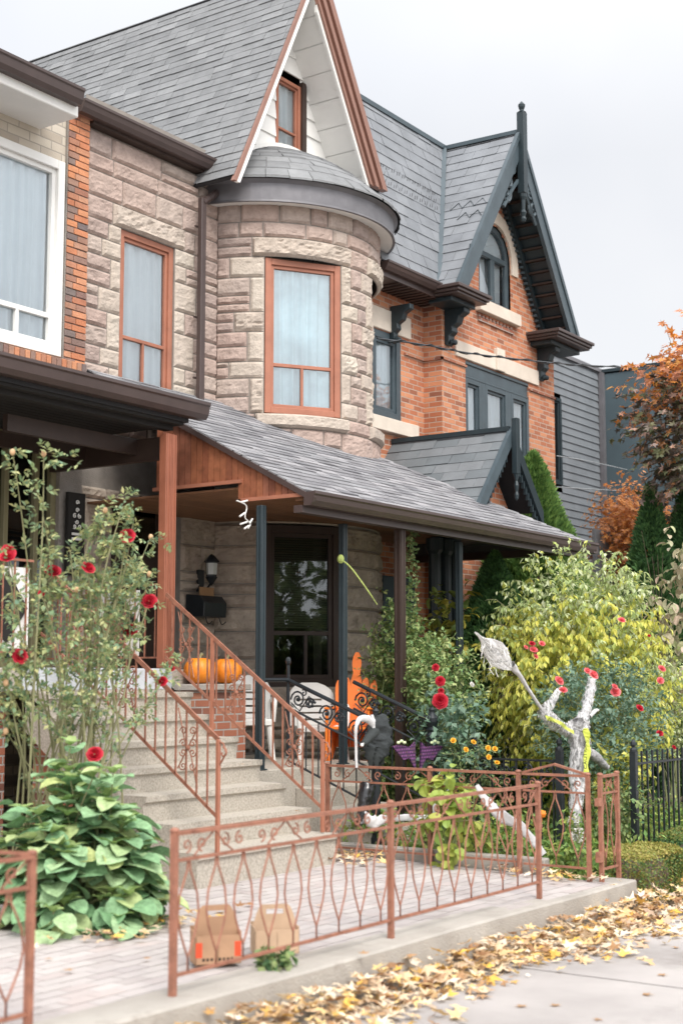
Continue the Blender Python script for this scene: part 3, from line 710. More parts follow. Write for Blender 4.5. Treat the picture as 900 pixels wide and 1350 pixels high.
# raised brick belt courses
b=MB(); zb1=at(560,488,Y=Yr).z
b.box(rec[1]+.08,XB0-.001,Yr-.03,Yr,6.22,6.25); b.box(XB0-.03,XB0,Yf-.03,Yr,6.22,6.25); b.box(XB0-.03,tri[0],Yf-.03,Yf,6.22,6.25); b.box(tri[1],XB1+.03,Yf-.03,Yf,6.22,6.25); b.box(XB1,XB1+.03,Yf-.03,10.6,6.22,6.25)
b.box(18.1,19.2,Yf-.03,Yf,7.0,7.05)
x=18.1
while x<19.18: b.box(x,x+.06,Yf-.025,Yf,7.055,7.11); x+=.11
b.build('brick_belt',M['brick_red'],OB)
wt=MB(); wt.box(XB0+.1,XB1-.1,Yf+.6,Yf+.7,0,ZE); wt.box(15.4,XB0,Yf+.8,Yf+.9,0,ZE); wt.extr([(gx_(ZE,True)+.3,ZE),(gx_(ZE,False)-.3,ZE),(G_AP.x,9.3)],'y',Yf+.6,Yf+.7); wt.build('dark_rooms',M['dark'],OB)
# limestone
def stone_part(name,boxes):
    b=MB()
    for q in boxes: b.box(*q)
    return b.build(name,M['cream_lime'],OB,bev=.008)
stone_part('lintel',[(tri[0]-.3,tri[1]+.32,Yf-.03,Yf+.02,6.34,6.58),(18.6,18.85,Yf-.06,Yf+.02,6.34,6.68)])
stone_part('lintel',[(15.4,rec[1]+.24,Yr-.03,Yr+.02,6.46,6.76)])
stone_part('sill',[(15.4,rec[1]+.34,Yr-.09,Yr+.02,5.05,5.24)])
stone_part('sill',[(18.03,19.32,Yf-.1,Yf+.02,7.14,7.325)])
ah=MB(); pr_=[]; n=14
for i in range(n):
    a0=math.pi*i/n; a1=math.pi*(i+1)/n; a0_=a0; a1_=a1
    q=[(ac[0]+math.cos(t)*r_,Yf-.03,ac[1]+math.sin(t)*r_) for t,r_ in ((a0,ar+.02),(a1,ar+.02),(a1,ar+.22),(a0,ar+.22))]
    ah.prism(q,(0,.05,0))
ah.box(ac[0]-ar-.22,ac[0]-ar-.02,Yf-.03,Yf+.02,ac[1]-.16,ac[1]); ah.box(ac[0]+ar+.02,ac[0]+ar+.22,Yf-.03,Yf+.02,ac[1]-.16,ac[1])
ah.build('window_arch',M['cream_lime'],OB)
# windows
W=window(OB,TRc,*rec,.1,M['teal_light'],M['curtain'],e=-.05)
f=MB(); fbox(f,TB,tri[0],tri[1],tri[3]-.22,tri[3],-.1,-.02); fbox(f,TB,tri[0],tri[1],tri[3]-.25,tri[3]-.22,-.1,.0); fbox(f,TB,tri[0],tri[1],tri[3]-.05,tri[3],-.1,.0)
HD=f.build('window_head',M['teal_light'],OB,bev=.006)
tw_=(tri[1]-tri[0]); c0,c1=tri[0]+tw_*.27,tri[0]+tw_*.68
for a_,b_ in ((tri[0],c0-.06),(c0+.06,c1-.06),(c1+.06,tri[1])): window(OB,TB,a_,b_,tri[2],tri[3]-.25,.07,M['teal_light'],M['curtain'],e=-.05)
for c_ in (c0,c1):
    f=MB(); fbox(f,TB,c_-.06,c_+.06,tri[2],tri[3]-.25,-.14,.0); fbox(f,TB,c_-.075,c_+.075,tri[3]-.5,tri[3]-.3,-.06,-.005); fbox(f,TB,c_-.04,c_+.04,tri[3]-.85,tri[3]-.55,-.05,-.015); f.build('mullion',M['teal_light'],OB,bev=.006)
f=MB(); e0=Yf+.03
def arcpts(r_,n=18): return [(ac[0]+math.cos(math.pi*i/n)*r_,ac[1]+math.sin(math.pi*i/n)*r_) for i in range(n+1)]
o=arcpts(ar-.0); i_=arcpts(ar-.09)
for k in range(18): f.prism([(o[k][0],e0,o[k][1]),(o[k+1][0],e0,o[k+1][1]),(i_[k+1][0],e0,i_[k+1][1]),(i_[k][0],e0,i_[k][1])],(0,.08,0))
f.box(arc[0],arc[0]+.09,e0,e0+.08,arc[2],ac[1]); f.box(arc[1]-.09,arc[1],e0,e0+.08,arc[2],ac[1]); f.box(arc[0]+.09,arc[1]-.09,e0,e0+.08,arc[2],arc[2]+.08)
f.box(arc[0]+.09,arc[1]-.09,e0+.002,e0+.078,ac[1]-.04,ac[1]+.04); f.box(ac[0]-.06,ac[0]+.06,e0+.004,e0+.07,arc[2]+.08,ac[1]-.04)
fr=f.build('arched_window',M['teal_light'],OB,bev=.005)
p=MB(); p.add([(x,e0+.03,z) for x,z in arcpts(ar-.05)]+[(arc[0]+.05,e0+.03,arc[2]),(arc[1]-.05,e0+.03,arc[2])],[tuple(range(21))]); p.build('pane',M['glass'],fr)
cu=curtain_mesh(TB,arc[0]+.08,arc[1]-.08,arc[2],ac[1],-.15,.015); cu.build('curtain',M['curtain_w'],fr)
p=MB(); p.add([(x,e0+.07,z) for x,z in arcpts(ar-.05)],[tuple(range(19))]); p.build('lunette_blind',M['curtain_w'],fr)
# roofs
Zr=9.93; Yv=10.8
YK2=9.85; ZE2=7.2
zs_=ZE2+5*.2*(Zr-ZE2)/math.hypot(Zr-ZE2,Yv-YK2); ys_=YK2+(zs_-ZE2)/(Zr-ZE2)*(Yv-YK2); xs_=16.7+(18.53-16.7)*(zs_-ZE2)/(Zr-ZE2)
for mainp in ([(15.25,YK2,ZE2),(16.7,YK2,ZE2),(xs_,ys_,zs_),(15.25,ys_,zs_)],[(15.9,ys_,zs_),(xs_,ys_,zs_),(18.53,Yv,Zr),(15.0,Yv,Zr)]):
    t,dk=shingles(mainp,.2,.36,.013,jit=.003,wj=0,gap=.005); g=t.build('main_roof',M['slate'],OB); dk.build('roof_deck',M['felt'],g)
gl_=[(16.6,Yk,G_AP.z-gs*1.93),(18.53,Yk,G_AP.z),(18.53,Yv+.02,Zr),(16.6,Yk+.0,ZE)]
gl_=[(18.53-(9.9-7.08)/gs,Yk,7.08),(18.53,Yk,9.9),(18.53,Yv,9.9),(18.53-(9.9-7.2)/gs,YK2,7.2)]
t,dk=shingles(gl_,.2,.42,.014,jit=.003,gap=.006); g=t.build('gable_roof',M['slate'],OB); dk.build('roof_deck',M['felt'],g)
gr_=[(18.53,Yk,9.9),(18.53+(9.9-7.2)/gs,Yk,7.2),(18.53+(9.9-7.2)/gs,14,7.2),(18.53,14,9.9)]
t,dk=shingles(gr_,.2,.42); g=t.build('gable_roof',M['slate'],OB); dk.build('roof_deck',M['felt'],g)
z_=MB(); nrm=Vector((-gs,0,1)).normalized()      # zigzag scalloped courses on the gable slope
for row in (8.4,8.62):
    pts=[]
    for k in range(14):
        y=Yk+.06+k*.1; zz_=row+(0.06 if k%2 else -.06); 
        if y>Yk+1.3*(zz_-7.05)/2.88-.05 and False: break
        pts.append(Vector((18.53-(9.9-zz_)/gs,y,zz_))+nrm*.02)
        if y>Yk+(zz_-7.08)/(9.9-7.08)*1.3-.15: break
    z_.tube(pts,.006,4)
z_.build('slate_zigzag',M['teal'],OB)
v_=MB(); v_.bar([(16.7,YK2,ZE2+.03),(18.5,Yv,Zr+.03)],.12,.03); v_.build('valley_flashing',M['teal_light'],OB)
v_=MB(); v_.bar([(15.75,Yv,Zr+.03),(18.6,Yv,Zr+.03)],.08,.07); v_.bar([(18.53,Yk,9.93),(18.53,Yv,9.95)],.07,.06); v_.build('ridge_cap',M['teal_light'],OB)
dm=MB()   # a band of diamond cut slates
ns=Vector((0,-(Zr-ZE2),.95)).normalized()
for k in range(22):
    x=16.0+k*.07
    for q in range(3):
        zq=8.55+.14*q+.02*(k%2); y=YK2+(zq-ZE2)/(Zr-ZE2)*.95; c=Vector((x+.05*q,y,zq))+ns*.022
        dm.tube([c-ns*.004,c+Vector((.07,.035,.075))-ns*.002],.0045,3)
dm.build('diamond_slates',M['felt'],OB)
bk=MB(); bk.box(15.7,18.5,Yv+.05,15,7,Zr-.05); bk.build('attic_block',M['felt'],OB)
# bargeboards, soffit, dentil trim
L_=math.sqrt(1+1/gs**2)
def gband(mb,o0,o1,y0,y1,left,zb_):
    s=-1 if left else 1
    def X(o,z): return 18.53+s*((9.9-z)/gs-o*L_)
    q=[(X(o0,zb_),zb_),(X(o1,zb_),zb_),(18.53,9.9-o1*L_*gs),(18.53,9.9-o0*L_*gs)]
    mb.extr(q,'y',y0,y1)
for left in (True,False):
    b=MB(); gband(b,-.03,.2,Yk-.03,Yk+.03,left,7.15); gband(b,-.05,.02,Yk-.05,Yk+.0,left,7.13); b.build('bargeboard',M['teal_light'],OB)
    b=MB(); gband(b,.02,.12,Yk+.03,Yf,left,7.2); s=-1 if left else 1
    b.build('soffit',M['teal'],OB)
    b=MB(); z=7.25
    while z<9.6: x=18.53+s*((9.9-z)/gs-.16); b.box(x-.05,x+.01,Yk+.05,Yf-.02,z-.015,z+.015); z+=.16
    b.build('soffit_battens',M['dkbrown'],OB)
    b=MB(); gband(b,.13,.22,Yf-.1,Yf-.005,left,7.2); b.build('frieze',M['teal'],OB)
    b=MB(); z=7.3
    while z<9.4: x=18.53+s*((9.9-z)/gs-.3); b.box(x-.02,x+.02,Yf-.07,Yf-.01,z-.018,z+.018); z+=.075
    b.build('dentil_trim',M['teal_light'],OB)
def spiral(c,r0,turns,a0,u,v,rad,mb,n=20,r1=.15,sgn=1):
    c=Vector(c); u=Vector(u); v=Vector(v); pts=[]
    for i in range(n+1):
        t=i/n; r_=r0*(1-t)+r0*r1*t; a=a0+sgn*turns*2*math.pi*t; pts.append(c+u*math.cos(a)*r_+v*math.sin(a)*r_)
    mb.tube(pts,rad,5); return pts
fr_=MB()
for s in (-1,1):
    for k,(dz,rr) in enumerate(((.62,.13),(.85,.1),(1.05,.14))):
        x=18.53+s*(dz/gs*.62-.02); spiral((x,Yk,9.9-dz-.1*0),rr,1.3,1.5*k,(s,0,0),(0,0,1),.025,fr_)
    fr_.tube([(18.53+s*.05,Yk,9.15),(18.53+s*.25,Yk,8.95),(18.53+s*.52,Yk,8.62)],.03,5)
fr_.build('fretwork',M['teal_light'],OB)
fr_=MB()
for s in (-1,1): spiral((18.53+s*1.62,Yk,7.38),.11,1.2,0,(s,0,0),(0,0,1),.022,fr_); fr_.tube([(18.53+s*1.5,Yk,7.8),(18.53+s*1.52,Yk,7.55),(18.53+s*1.7,Yk,7.27)],.022,5)
fr_.build('lower_fretwork',M['teal_light'],OB)
fn=MB(); fn.box(18.47,18.59,Yk-.12,Yk,8.95,10.22); fn.lathe([(.0,8.5),(.03,8.52),(.045,8.56),(.03,8.6),(.05,8.66),(.03,8.7),(.035,8.85),(.055,8.9),(.06,8.95)],(18.53,Yk-.06,0),10); fn.lathe([(.07,10.22),(.03,10.25),(.05,10.3),(.055,10.34),(.02,10.38),(0,10.4)],(18.53,Yk-.06,0),10); fn.build('finial',M['teal'],OB,bev=.008)
# gutter, soffit, brackets
YGb=9.42; gb=MB(); gutter(gb,15.28,16.75,9.76,ZE2-.13,.11,.11); gb.build('gutter',M['brown'],OB)
eb=MB(); eb.box(15.28,17.0,9.86,Yr,ZE2-.2,ZE2-.12); eb.build('eaves',M['brown'],OB)
eb=MB(); x=15.7
while x<17: eb.box(x,x+.02,9.88,Yr-.02,ZE2-.215,ZE2-.2); x+=.12
eb.build('eaves_boards',M['dkbrown'],OB)
def cornice(x0,x1,y0,z):
    b=MB()
    for k,(o,zz0,zz1) in enumerate(((0,z+.06,z+.11),(.03,z+.015,z+.06),(.06,z-.02,z+.015))): b.box(x0+o,x1-o,y0+o,Yf+.02,zz0,zz1)
    c=b.build('eaves_return',M['brown'],OB,bev=.008)
    b=MB(); b.box(x0+.14,x1-.14,y0+.2,Yf,z-.09,z-.02); b.build('moulding',M['teal'],c,bev=.01)
cornice(16.55,17.5,YGb,ZE-.02); cornice(19.65,20.95,YGb,ZE-.02)
def bracket(x,y,z,w=.1):
    pts=[(0,0),(-.42,0),(-.42,-.1),(-.3,-.16),(-.26,-.28),(-.16,-.34),(-.17,-.44),(-.1,-.5),(-.1,-.62),(-.04,-.7),(0,-.66)]
    b=MB(); b.prism([(x-w/2,y+p*.8,z+q*.75) for p,q in pts],(w,0,0)); b.lathe([(.06,-.02),(.07,.02),(0,.06)],(x,y-.1,z-.48),8); b.build('bracket',M['teal'],OB,bev=.01)
bracket(16.2,Yr,ZE-.22); bracket(17.2,Yf,ZE-.1,.16); bracket(20.1,Yf,ZE-.1,.16)
# entrance gablet
PY=8.5; PA=Vector((16.22,PY,4.92)); ps_=1.2
gp=[(PA.x-1.0,PY,PA.z-1.2),(PA.x,PY,PA.z),(PA.x,Yr,PA.z),(PA.x-1.0,Yr,PA.z-1.2)]
t,dk=shingles(gp,.17,.36,.013,jit=.003,gap=.005); g=t.build('entrance_roof',M['slate_dark'],OB); dk.build('roof_deck',M['felt'],g)
gp=[(PA.x,PY,PA.z),(PA.x+.8,PY,PA.z-.96),(PA.x+.8,Yf,PA.z-.96),(PA.x,Yf,PA.z)]
t,dk=shingles(gp,.17,.36); g=t.build('entrance_roof',M['slate_dark'],OB); dk.build('roof_deck',M['felt'],g)
b=MB(); b.bar([(PA.x,PY,PA.z+.03),(PA.x,Yr,PA.z+.03)],.09,.06); b.build('ridge_cap',M['teal'],OB)
for s in (-1,1):
    b=MB(); e_=1.0 if s<0 else .85
    b.extr([(PA.x,PA.z+.05),(PA.x+s*e_,PA.z+.05-1.2*e_),(PA.x+s*e_,PA.z-.16-1.2*e_),(PA.x,PA.z-.16)],'y',PY-.04,PY+.02); b.build('entrance_bargeboard',M['teal_light'] if s<0 else M['teal'],OB)
    b=MB(); n=12
    for k in range(n): x=PA.x+s*(.12+k*.06); b.box(x-.018,x+.018,PY-.01,PY+.03,PA.z-.28-1.2*abs(x-PA.x),PA.z-.18-1.2*abs(x-PA.x))
    b.build('bargeboard_drops',M['teal'],OB)
b=MB(); b.extr([(PA.x-.8,PA.z-1.2),(PA.x+.8,PA.z-1.2),(PA.x,PA.z-.25)],'y',PY+.35,PY+.4); b.build('entrance_brick',M['brick'],OB)
b=MB(); 
for i in range(10):
    a0=math.pi*i/10; a1=math.pi*(i+1)/10; b.prism([(PA.x-.12+math.cos(t)*r_,PY+.31,PA.z-1.18+math.sin(t)*r_) for t,r_ in ((a0,.2),(a1,.2),(a1,.3),(a0,.3))],(0,.05,0))
b.build('roundel_frame',M['teal'],OB)
b=MB(); b.box(PA.x-.045,PA.x+.045,PY-.12,PY-.04,4.35,5.08); b.lathe([(0,4.0),(.025,4.03),(.03,4.08),(.02,4.12),(.035,4.2),(.02,4.26),(.045,4.35)],(PA.x,PY-.08,0),9); b.build('entrance_finial',M['teal'],OB,bev=.006)
# columns and dark entrance below
for px in (573,587,597):
    a=at(px,800,Y=9.2); b=MB(); b.lathe([(.11,1.),(.11,1.1),(.085,1.15),(.08,3.3),(.11,3.35),(.11,3.5)],(a.x,9.2,0),12); b.build('entrance_column',M['teal'],OB,smooth=False)
b=MB(); b.box(15.7,17.3,9.0,9.4,3.5,3.75); b.build('entrance_beam',M['teal'],OB,bev=.01)
b=MB(); b.box(15.25,17.1,8.7,Yr-.02,3.74,3.8); b.build('entrance_ceiling',M['dkbrown'],OB)
b=MB(); b.box(15.,17.6,8.6,10.2,.2,1.0); b.build('entrance_slab',M['conc'],OB)
b=MB(); b.box(15.9,16.7,Yr-.05,Yr-.01,1.,3.1); b.build('entrance_door',M['panelgrey'],OB,bev=.006)
# grey modern building
GB=root('modern_building',(24,11,0),'grey lap sided modern building with blue grey block behind the orange brick house','building')
YS=10.9; XS2=24.44; zt=7.45
TS=plane_T((0,YS,0),(1,0,0),(0,-1,0)); wn=(22.2,at(739,600,Y=YS).x,5.12,6.67)
b=MB(); z=.0
while z<zt:
    z2=min(z+.135,zt)
    for x0,x1 in ([(20.7,wn[0]),(wn[1],XS2)] if z2>wn[2] and z<wn[3] else [(20.7,XS2)]):
        b.add([(x0,YS-.018,z),(x1,YS-.018,z),(x1,YS,z2),(x0,YS,z2),(x0,YS,z),(x1,YS,z)],[(0,1,2,3),(4,5,1,0)])
    z=z2
b.build('siding_wall',M['siding'],GB)
window(GB,TS,*wn,.06,M['teal'],None,e=-.02,gl='glass_dark')
b=MB(); b.box(20.7,XS2,YS-.05,YS+.4,zt,zt+.07); b.build('parapet_cap',M['lead'],GB)
b=MB(); b.box(XS2,XS2+6,8.6,YS+4,0,zt-.02); b.build('block',M['panelgrey'],GB,bev=.01)
b=MB(); b.box(XS2-.03,XS2+6,8.57,YS+4,zt-.0,zt+.06); b.build('parapet_cap',M['teal'],GB)
b=MB(); b.box(XS2-.12,XS2-.003,YS-.1,YS-.02,2,zt-.01); b.build('corner_trim',M['lead'],GB)
b=MB(); b.box(21.2,26,9.6,9.65,3.3,at(760,702,Y=9.6).z+.12); b.box(21.2,26,9.6,YS,3.25,3.32); b.build('balcony_panel',M['siding'],GB,label='smooth grey balcony panel')
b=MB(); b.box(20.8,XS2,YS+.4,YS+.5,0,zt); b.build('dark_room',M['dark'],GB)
# ================================================================== GROUND
def sheet(name,m,pts,kind='structure',sub=None):
    b=MB(); b.add(pts,[tuple(range(len(pts)))]); o=b.build(name,m,base=(0,0,0)); tag(o,kind=kind); return o
M['soil']=mat('soil',[(.09,.065,.045),(.13,.1,.07),(.17,.14,.1)],.95,.3,3,.6,40,island=False)
M['walk']=mat('sidewalk_concrete',[(.34,.315,.3),(.4,.37,.355),(.44,.41,.39)],.93,.1,.8,.5,150,island=False,stain=((.28,.255,.24),.9,.56))
gs_=lambda x:-.0135*max(x,-10)
sheet('ground',M['soil'],[(-400,-400,-1.2),(400,-400,-1.2),(400,400,-1.2),(-400,400,-1.2)])
M['yardsoil']=mat('garden_soil',[(.1,.075,.05),(.16,.12,.08),(.12,.13,.06)],.95,.3,3,.7,30,island=False)
b=MB()
def gz(x,y): return gs_(min(x,60))-.03+(.26*min(1,max(0,(y-4.7)/1.0))*(1 if x>10.7 else .3))
xs=[-10,0,5,8,10,10.69,10.71,12,15,20,30,60]; ys=[4.6,4.8,5.2,5.7,7,9,11,20,60]
for i in range(len(xs)-1):
    for j in range(len(ys)-1): b.quad((xs[i],ys[j],gz(xs[i],ys[j])),(xs[i+1],ys[j],gz(xs[i+1],ys[j])),(xs[i+1],ys[j+1],gz(xs[i+1],ys[j+1])),(xs[i],ys[j+1],gz(xs[i],ys[j+1])))
tag(b.build('garden_ground',M['yardsoil'],base=(0,0,0)),kind='structure')
b=MB(); b.quad((-10,-3,gs_(-10)),(60,-3,gs_(60)),(60,4.62,gs_(60)),(-10,4.62,gs_(-10))); tag(b.build('sidewalk',M['walk'],base=(0,0,0)),kind='structure')
b=MB(); b.quad((-10,-14,gs_(-10)-.12),(60,-14,gs_(60)-.12),(60,-2.9,gs_(60)-.12),(-10,-2.9,gs_(-10)-.12)); tag(b.build('road',mat('asphalt',(.06,.06,.062),.9,.2,4,.5,90),base=(0,0,0)),kind='structure')
b=MB()
for k,x in enumerate([-6,-4.2,-2.4,-.6,1.2,3.0,4.8,6.6,8.4,10.2,12.0,13.8]): b.quad((x,-3,gs_(x)+.003),(x+.012,-3,gs_(x)+.003),(x+.012,4.6,gs_(x)+.003),(x,4.6,gs_(x)+.003))
tag(b.build('sidewalk_joints',mat('joint',(.2,.18,.17),.95,.1),base=(0,0,0)),kind='structure')
# pavers
b=MB(); rnd=random.Random(3)
def pz(x,y): return .13+.02*(y-4.8)
y=4.78; r_=0
while y<7.6:
    x=2.0-(.1 if r_%2 else 0)
    while x<10.68:
        if not(8.28<x<10.15 and y>7.0):
            d=rnd.uniform(-.002,.002); z=pz(x,y)+d; x1=min(x+.196,10.68)
            b.add([(x,y,z),(x1,y,z),(x1,y+.096,z),(x,y+.096,z),(x,y,z-.02),(x1,y,z-.02),(x1,y+.096,z-.02),(x,y+.096,z-.02)],[(0,1,2,3),(0,4,5,1),(1,5,6,2),(2,6,7,3),(3,7,4,0)])
        x+=.2
    y+=.1; r_+=1
M['paver']=mat('paver',[(.38,.34,.325),(.43,.39,.375),(.47,.43,.41),(.4,.36,.35),(.44,.38,.36)],.92,.1,1.3,.35,140,stain=((.3,.265,.25),1.1,.56))
tag(b.build('path',M['paver'],base=(0,0,0)),kind='structure')
b=MB(); b.quad((2,4.74,.105),(10.68,4.74,.105),(10.68,7.6,.15),(2,7.6,.15)); tag(b.build('path_bedding',mat('bedding_sand',(.2,.18,.165),.95,.2),base=(0,0,0)),kind='structure')
cw=MB(); nx=24
for i in range(nx):
    x0=1.5+(11.05-1.5)*i/nx; x1=1.5+(11.05-1.5)*(i+1)/nx
    z0=.155-.006*max(0,x0-5); z1=.155-.006*max(0,x1-5); fy=lambda x:4.70+.012*math.sin(x*1.7)
    cw.add([(x0,fy(x0),z0),(x1,fy(x1),z1),(x1,5.02,z1+.002),(x0,5.02,z0+.002),(x0,fy(x0)-.01,-.4),(x1,fy(x1)-.01,-.4),(x1,5.02,-.4),(x0,5.02,-.4)],[(0,1,2,3),(4,5,1,0),(7,3,2,6)]+([(0,3,7,4)] if i==0 else [])+([(1,5,6,2)] if i==nx-1 else []))
tag(cw.build('curb_wall',M['conc_light'],bev=.012),'low pale concrete curb wall along the sidewalk under the rusty salmon fence','low wall')
# ================================================================== STAIRS
ST=root('staircase',(9.2,7.9,.15),'beige concrete staircase with seven steps up to the porch','staircase')
tz=[.431,.63,.829,1.02,1.214,1.41,1.612]; X0,X1=8.32,10.13
b=MB()
for k in range(7):
    y=7.0+.27*k; z1=tz[k]; b.box(X0,X1,y+.025,9.0,(tz[k-1] if k else .1)-.0,z1-.05) if False else None
prof=[(7.0+.02,.12)]
for k in range(7):
    y=7.0+.27*k; prof+= [(y+.025,tz[k]-.06),(y,tz[k]-.045),(y,tz[k])]
    prof+= [(y+.27+(.025),tz[k])]
prof+=[(8.89,1.66),(8.89,1.5)]
low_=[(8.89,1.3),(7.45,.25),(7.4,.12)]
# staircase as side profile (y,z) extruded over its width, with a sloping underside
poly=prof+low_
b=MB(); vs0=[(X0,y,z) for y,z in poly]; b.prism([(X0,y,z) for y,z in poly][::-1],(X1-X0,0,0))
b.build('steps',M['conc'],ST)
b=MB(); b.extr([(7.5,.1),(7.6,.3),(8.89,1.24),(8.89,.1)],'x',X0+.1,X1-.02); b.build('brick_base',M['brick_red'],ST)
b=MB(); b.box(X0-.05,X1+.01,8.885,9.2,1.63,1.825); b.build('landing_edge',mat('grey_painted_concrete',(.5,.52,.55),.8,.15,4,.3,60),ST,bev=.008)
# ================================================================== STAIR RAILINGS
def salmon(par,name,mb): return mb.build(name,M['terra_fence'],par)
def stair_rail(label,X,y0,z0,y1,z1,drop,postbase,orn):
    rt=root('stair_railing',(X,y0,postbase),label,'railing','salmon railings of the stairs')
    t=MB(); t.bar([(X,y0,z0),(X,y1,z1)],.035,.018,up=(1,0,0)); salmon(rt,'top_rail',t)
    b=MB(); b.bar([(X,y0,z0-drop),(X,y1,z1-drop)],.024,.012,up=(1,0,0)); salmon(rt,'bottom_rail',b)
    p=MB(); p.box(X-.015,X+.015,y0-.015,y0+.015,postbase,z0); p.build('post',M['terra'],rt,bev=.003)
    c=MB(); spiral((X,y0-.045,z0-.1),.045,.8,math.pi*.5,(0,1,0),(0,0,1),.008,c); c.tube([(X,y0,z0-.01),(X,y0-.05,z0-.03),(X,y0-.075,z0-.1),(X,y0-.03,z0-.17),(X,y0,z0-.2)],.008,5); salmon(rt,'end_scroll',c)
    y=y0+.105; s=(z1-z0)/(y1-y0); k=0
    while y<y1-.03:
        zt_=z0+s*(y-y0); b=MB(); b.box(X-.006,X+.006,y-.006,y+.006,zt_-drop,zt_-.005); salmon(rt,'baluster',b)
        y+=.107; k+=1
    for oy in orn:
        zc=z0+s*(oy-y0); b=MB()
        for sg in (-1,1):
            b.tube([(X,oy+sg*.1,zc+s*sg*.1-.06),(X,oy+sg*.03,zc-drop*.42),(X,oy,zc-drop*.5),(X,oy-sg*.03,zc-drop*.58),(X,oy-sg*.1,zc-drop-s*sg*.1+.06)],.006,5)
            for q in (-.28,-.44,-.56,-.74): spiral((X,oy+sg*.048,zc+q*drop),.036,1.3,math.pi*(0 if sg>0 else 1),(0,1,0),(0,0,1 if q<-.5 else -1),.0055,b,n=14,sgn=-sg)
        b.ball((X,oy,zc-drop*.5),.02,8,6); salmon(rt,'ornament',b)
    return rt
stair_rail('left railing of the concrete stairs, beside the red rose bush',8.5,6.977,1.271,8.92,2.70,.585,.43,(7.28,7.92,8.5))
RR=stair_rail('right railing of the concrete stairs, in front of the pumpkins',10.02,7.08,1.218,8.87,2.516,.58,.44,(7.38,8.02,8.62))
b=MB(); b.box(10.005,10.035,8.29,8.32,1.2,2.1); b.build('post',M['terra'],RR)
# porch side railing behind, with diamond panels
PR=root('porch_railing',(10.13,9.8,1.82),'porch side railing behind the orange post','railing')
b=MB(); b.bar([(10.13,9.0,2.62),(10.13,10.55,2.62)],.025,.02); b.bar([(10.13,9.0,1.93),(10.13,10.55,1.93)],.02,.015); b.build('rail',M['terra_fence'],PR)
y=9.1
while y<10.5: b=MB(); b.box(10.124,10.136,y-.006,y+.006,1.93,2.62); b.build('baluster',M['terra_fence'],PR); y+=.13
def diamond_panel(x,ya,yb,z0,z1,label):
    rt=root('diamond_panel',(x,(ya+yb)/2,z0),label,'panel')
    b=MB(); b.box(x,x+.02,ya,yb,z0,z1); b.build('board',M['white'],rt,bev=.004)
    ym,zm=(ya+yb)/2,(z0+z1)/2
    b=MB(); b.prism([(x-.006,ya,zm),(x-.006,ym,z1),(x-.006,yb,zm),(x-.006,ym,z0)][::-1],(.004,0,0)); b.build('diamond',M['dark'],rt)
    b=MB(); f=.72; b.prism([(x-.012,ym-(ym-ya)*f,zm),(x-.012,ym,zm+(z1-zm)*f),(x-.012,ym+(yb-ym)*f,zm),(x-.012,ym,zm-(zm-z0)*f)][::-1],(.004,0,0)); b.build('diamond_field',mat('dull_brown',(.25,.13,.1),.6,.1),rt)
a=at(131,790,X=10.2); b_=at(182,865,X=10.2); diamond_panel(10.2,b_.y,a.y,1.95,2.58,'white panel with brown diamond beside the orange porch post')
a=at(3,770,Y=8.98); b_=at(36,862,Y=8.98)
rt=root('diamond_panel',(a.x,8.98,1.9),'white panel with dark diamond at the left edge, behind the rose bush','panel')
b=MB(); b.box(a.x,b_.x,8.97,8.99,1.98,2.66); b.build('board',M['white'],rt,bev=.004)
xm=(a.x+b_.x)/2-.1; b=MB(); b.extr([(xm-.3,2.32),(xm,2.02),(xm+.22,2.32),(xm,2.62)],'y',8.955,8.965); b.build('diamond',M['dark'],rt)
PF=root('porch_railing',(7.8,8.95,1.82),'porch front railing behind the rose bush','railing')
b=MB(); b.bar([(6.3,8.95,2.72),(8.42,8.95,2.72)],.025,.02); b.bar([(6.3,8.95,1.95),(8.42,8.95,1.95)],.02,.015); b.build('rail',M['terra_fence'],PF)
x=6.4
while x<8.4: b=MB(); b.box(x-.006,x+.006,8.944,8.956,1.95,2.72); b.build('baluster',M['terra_fence'],PF); x+=.13
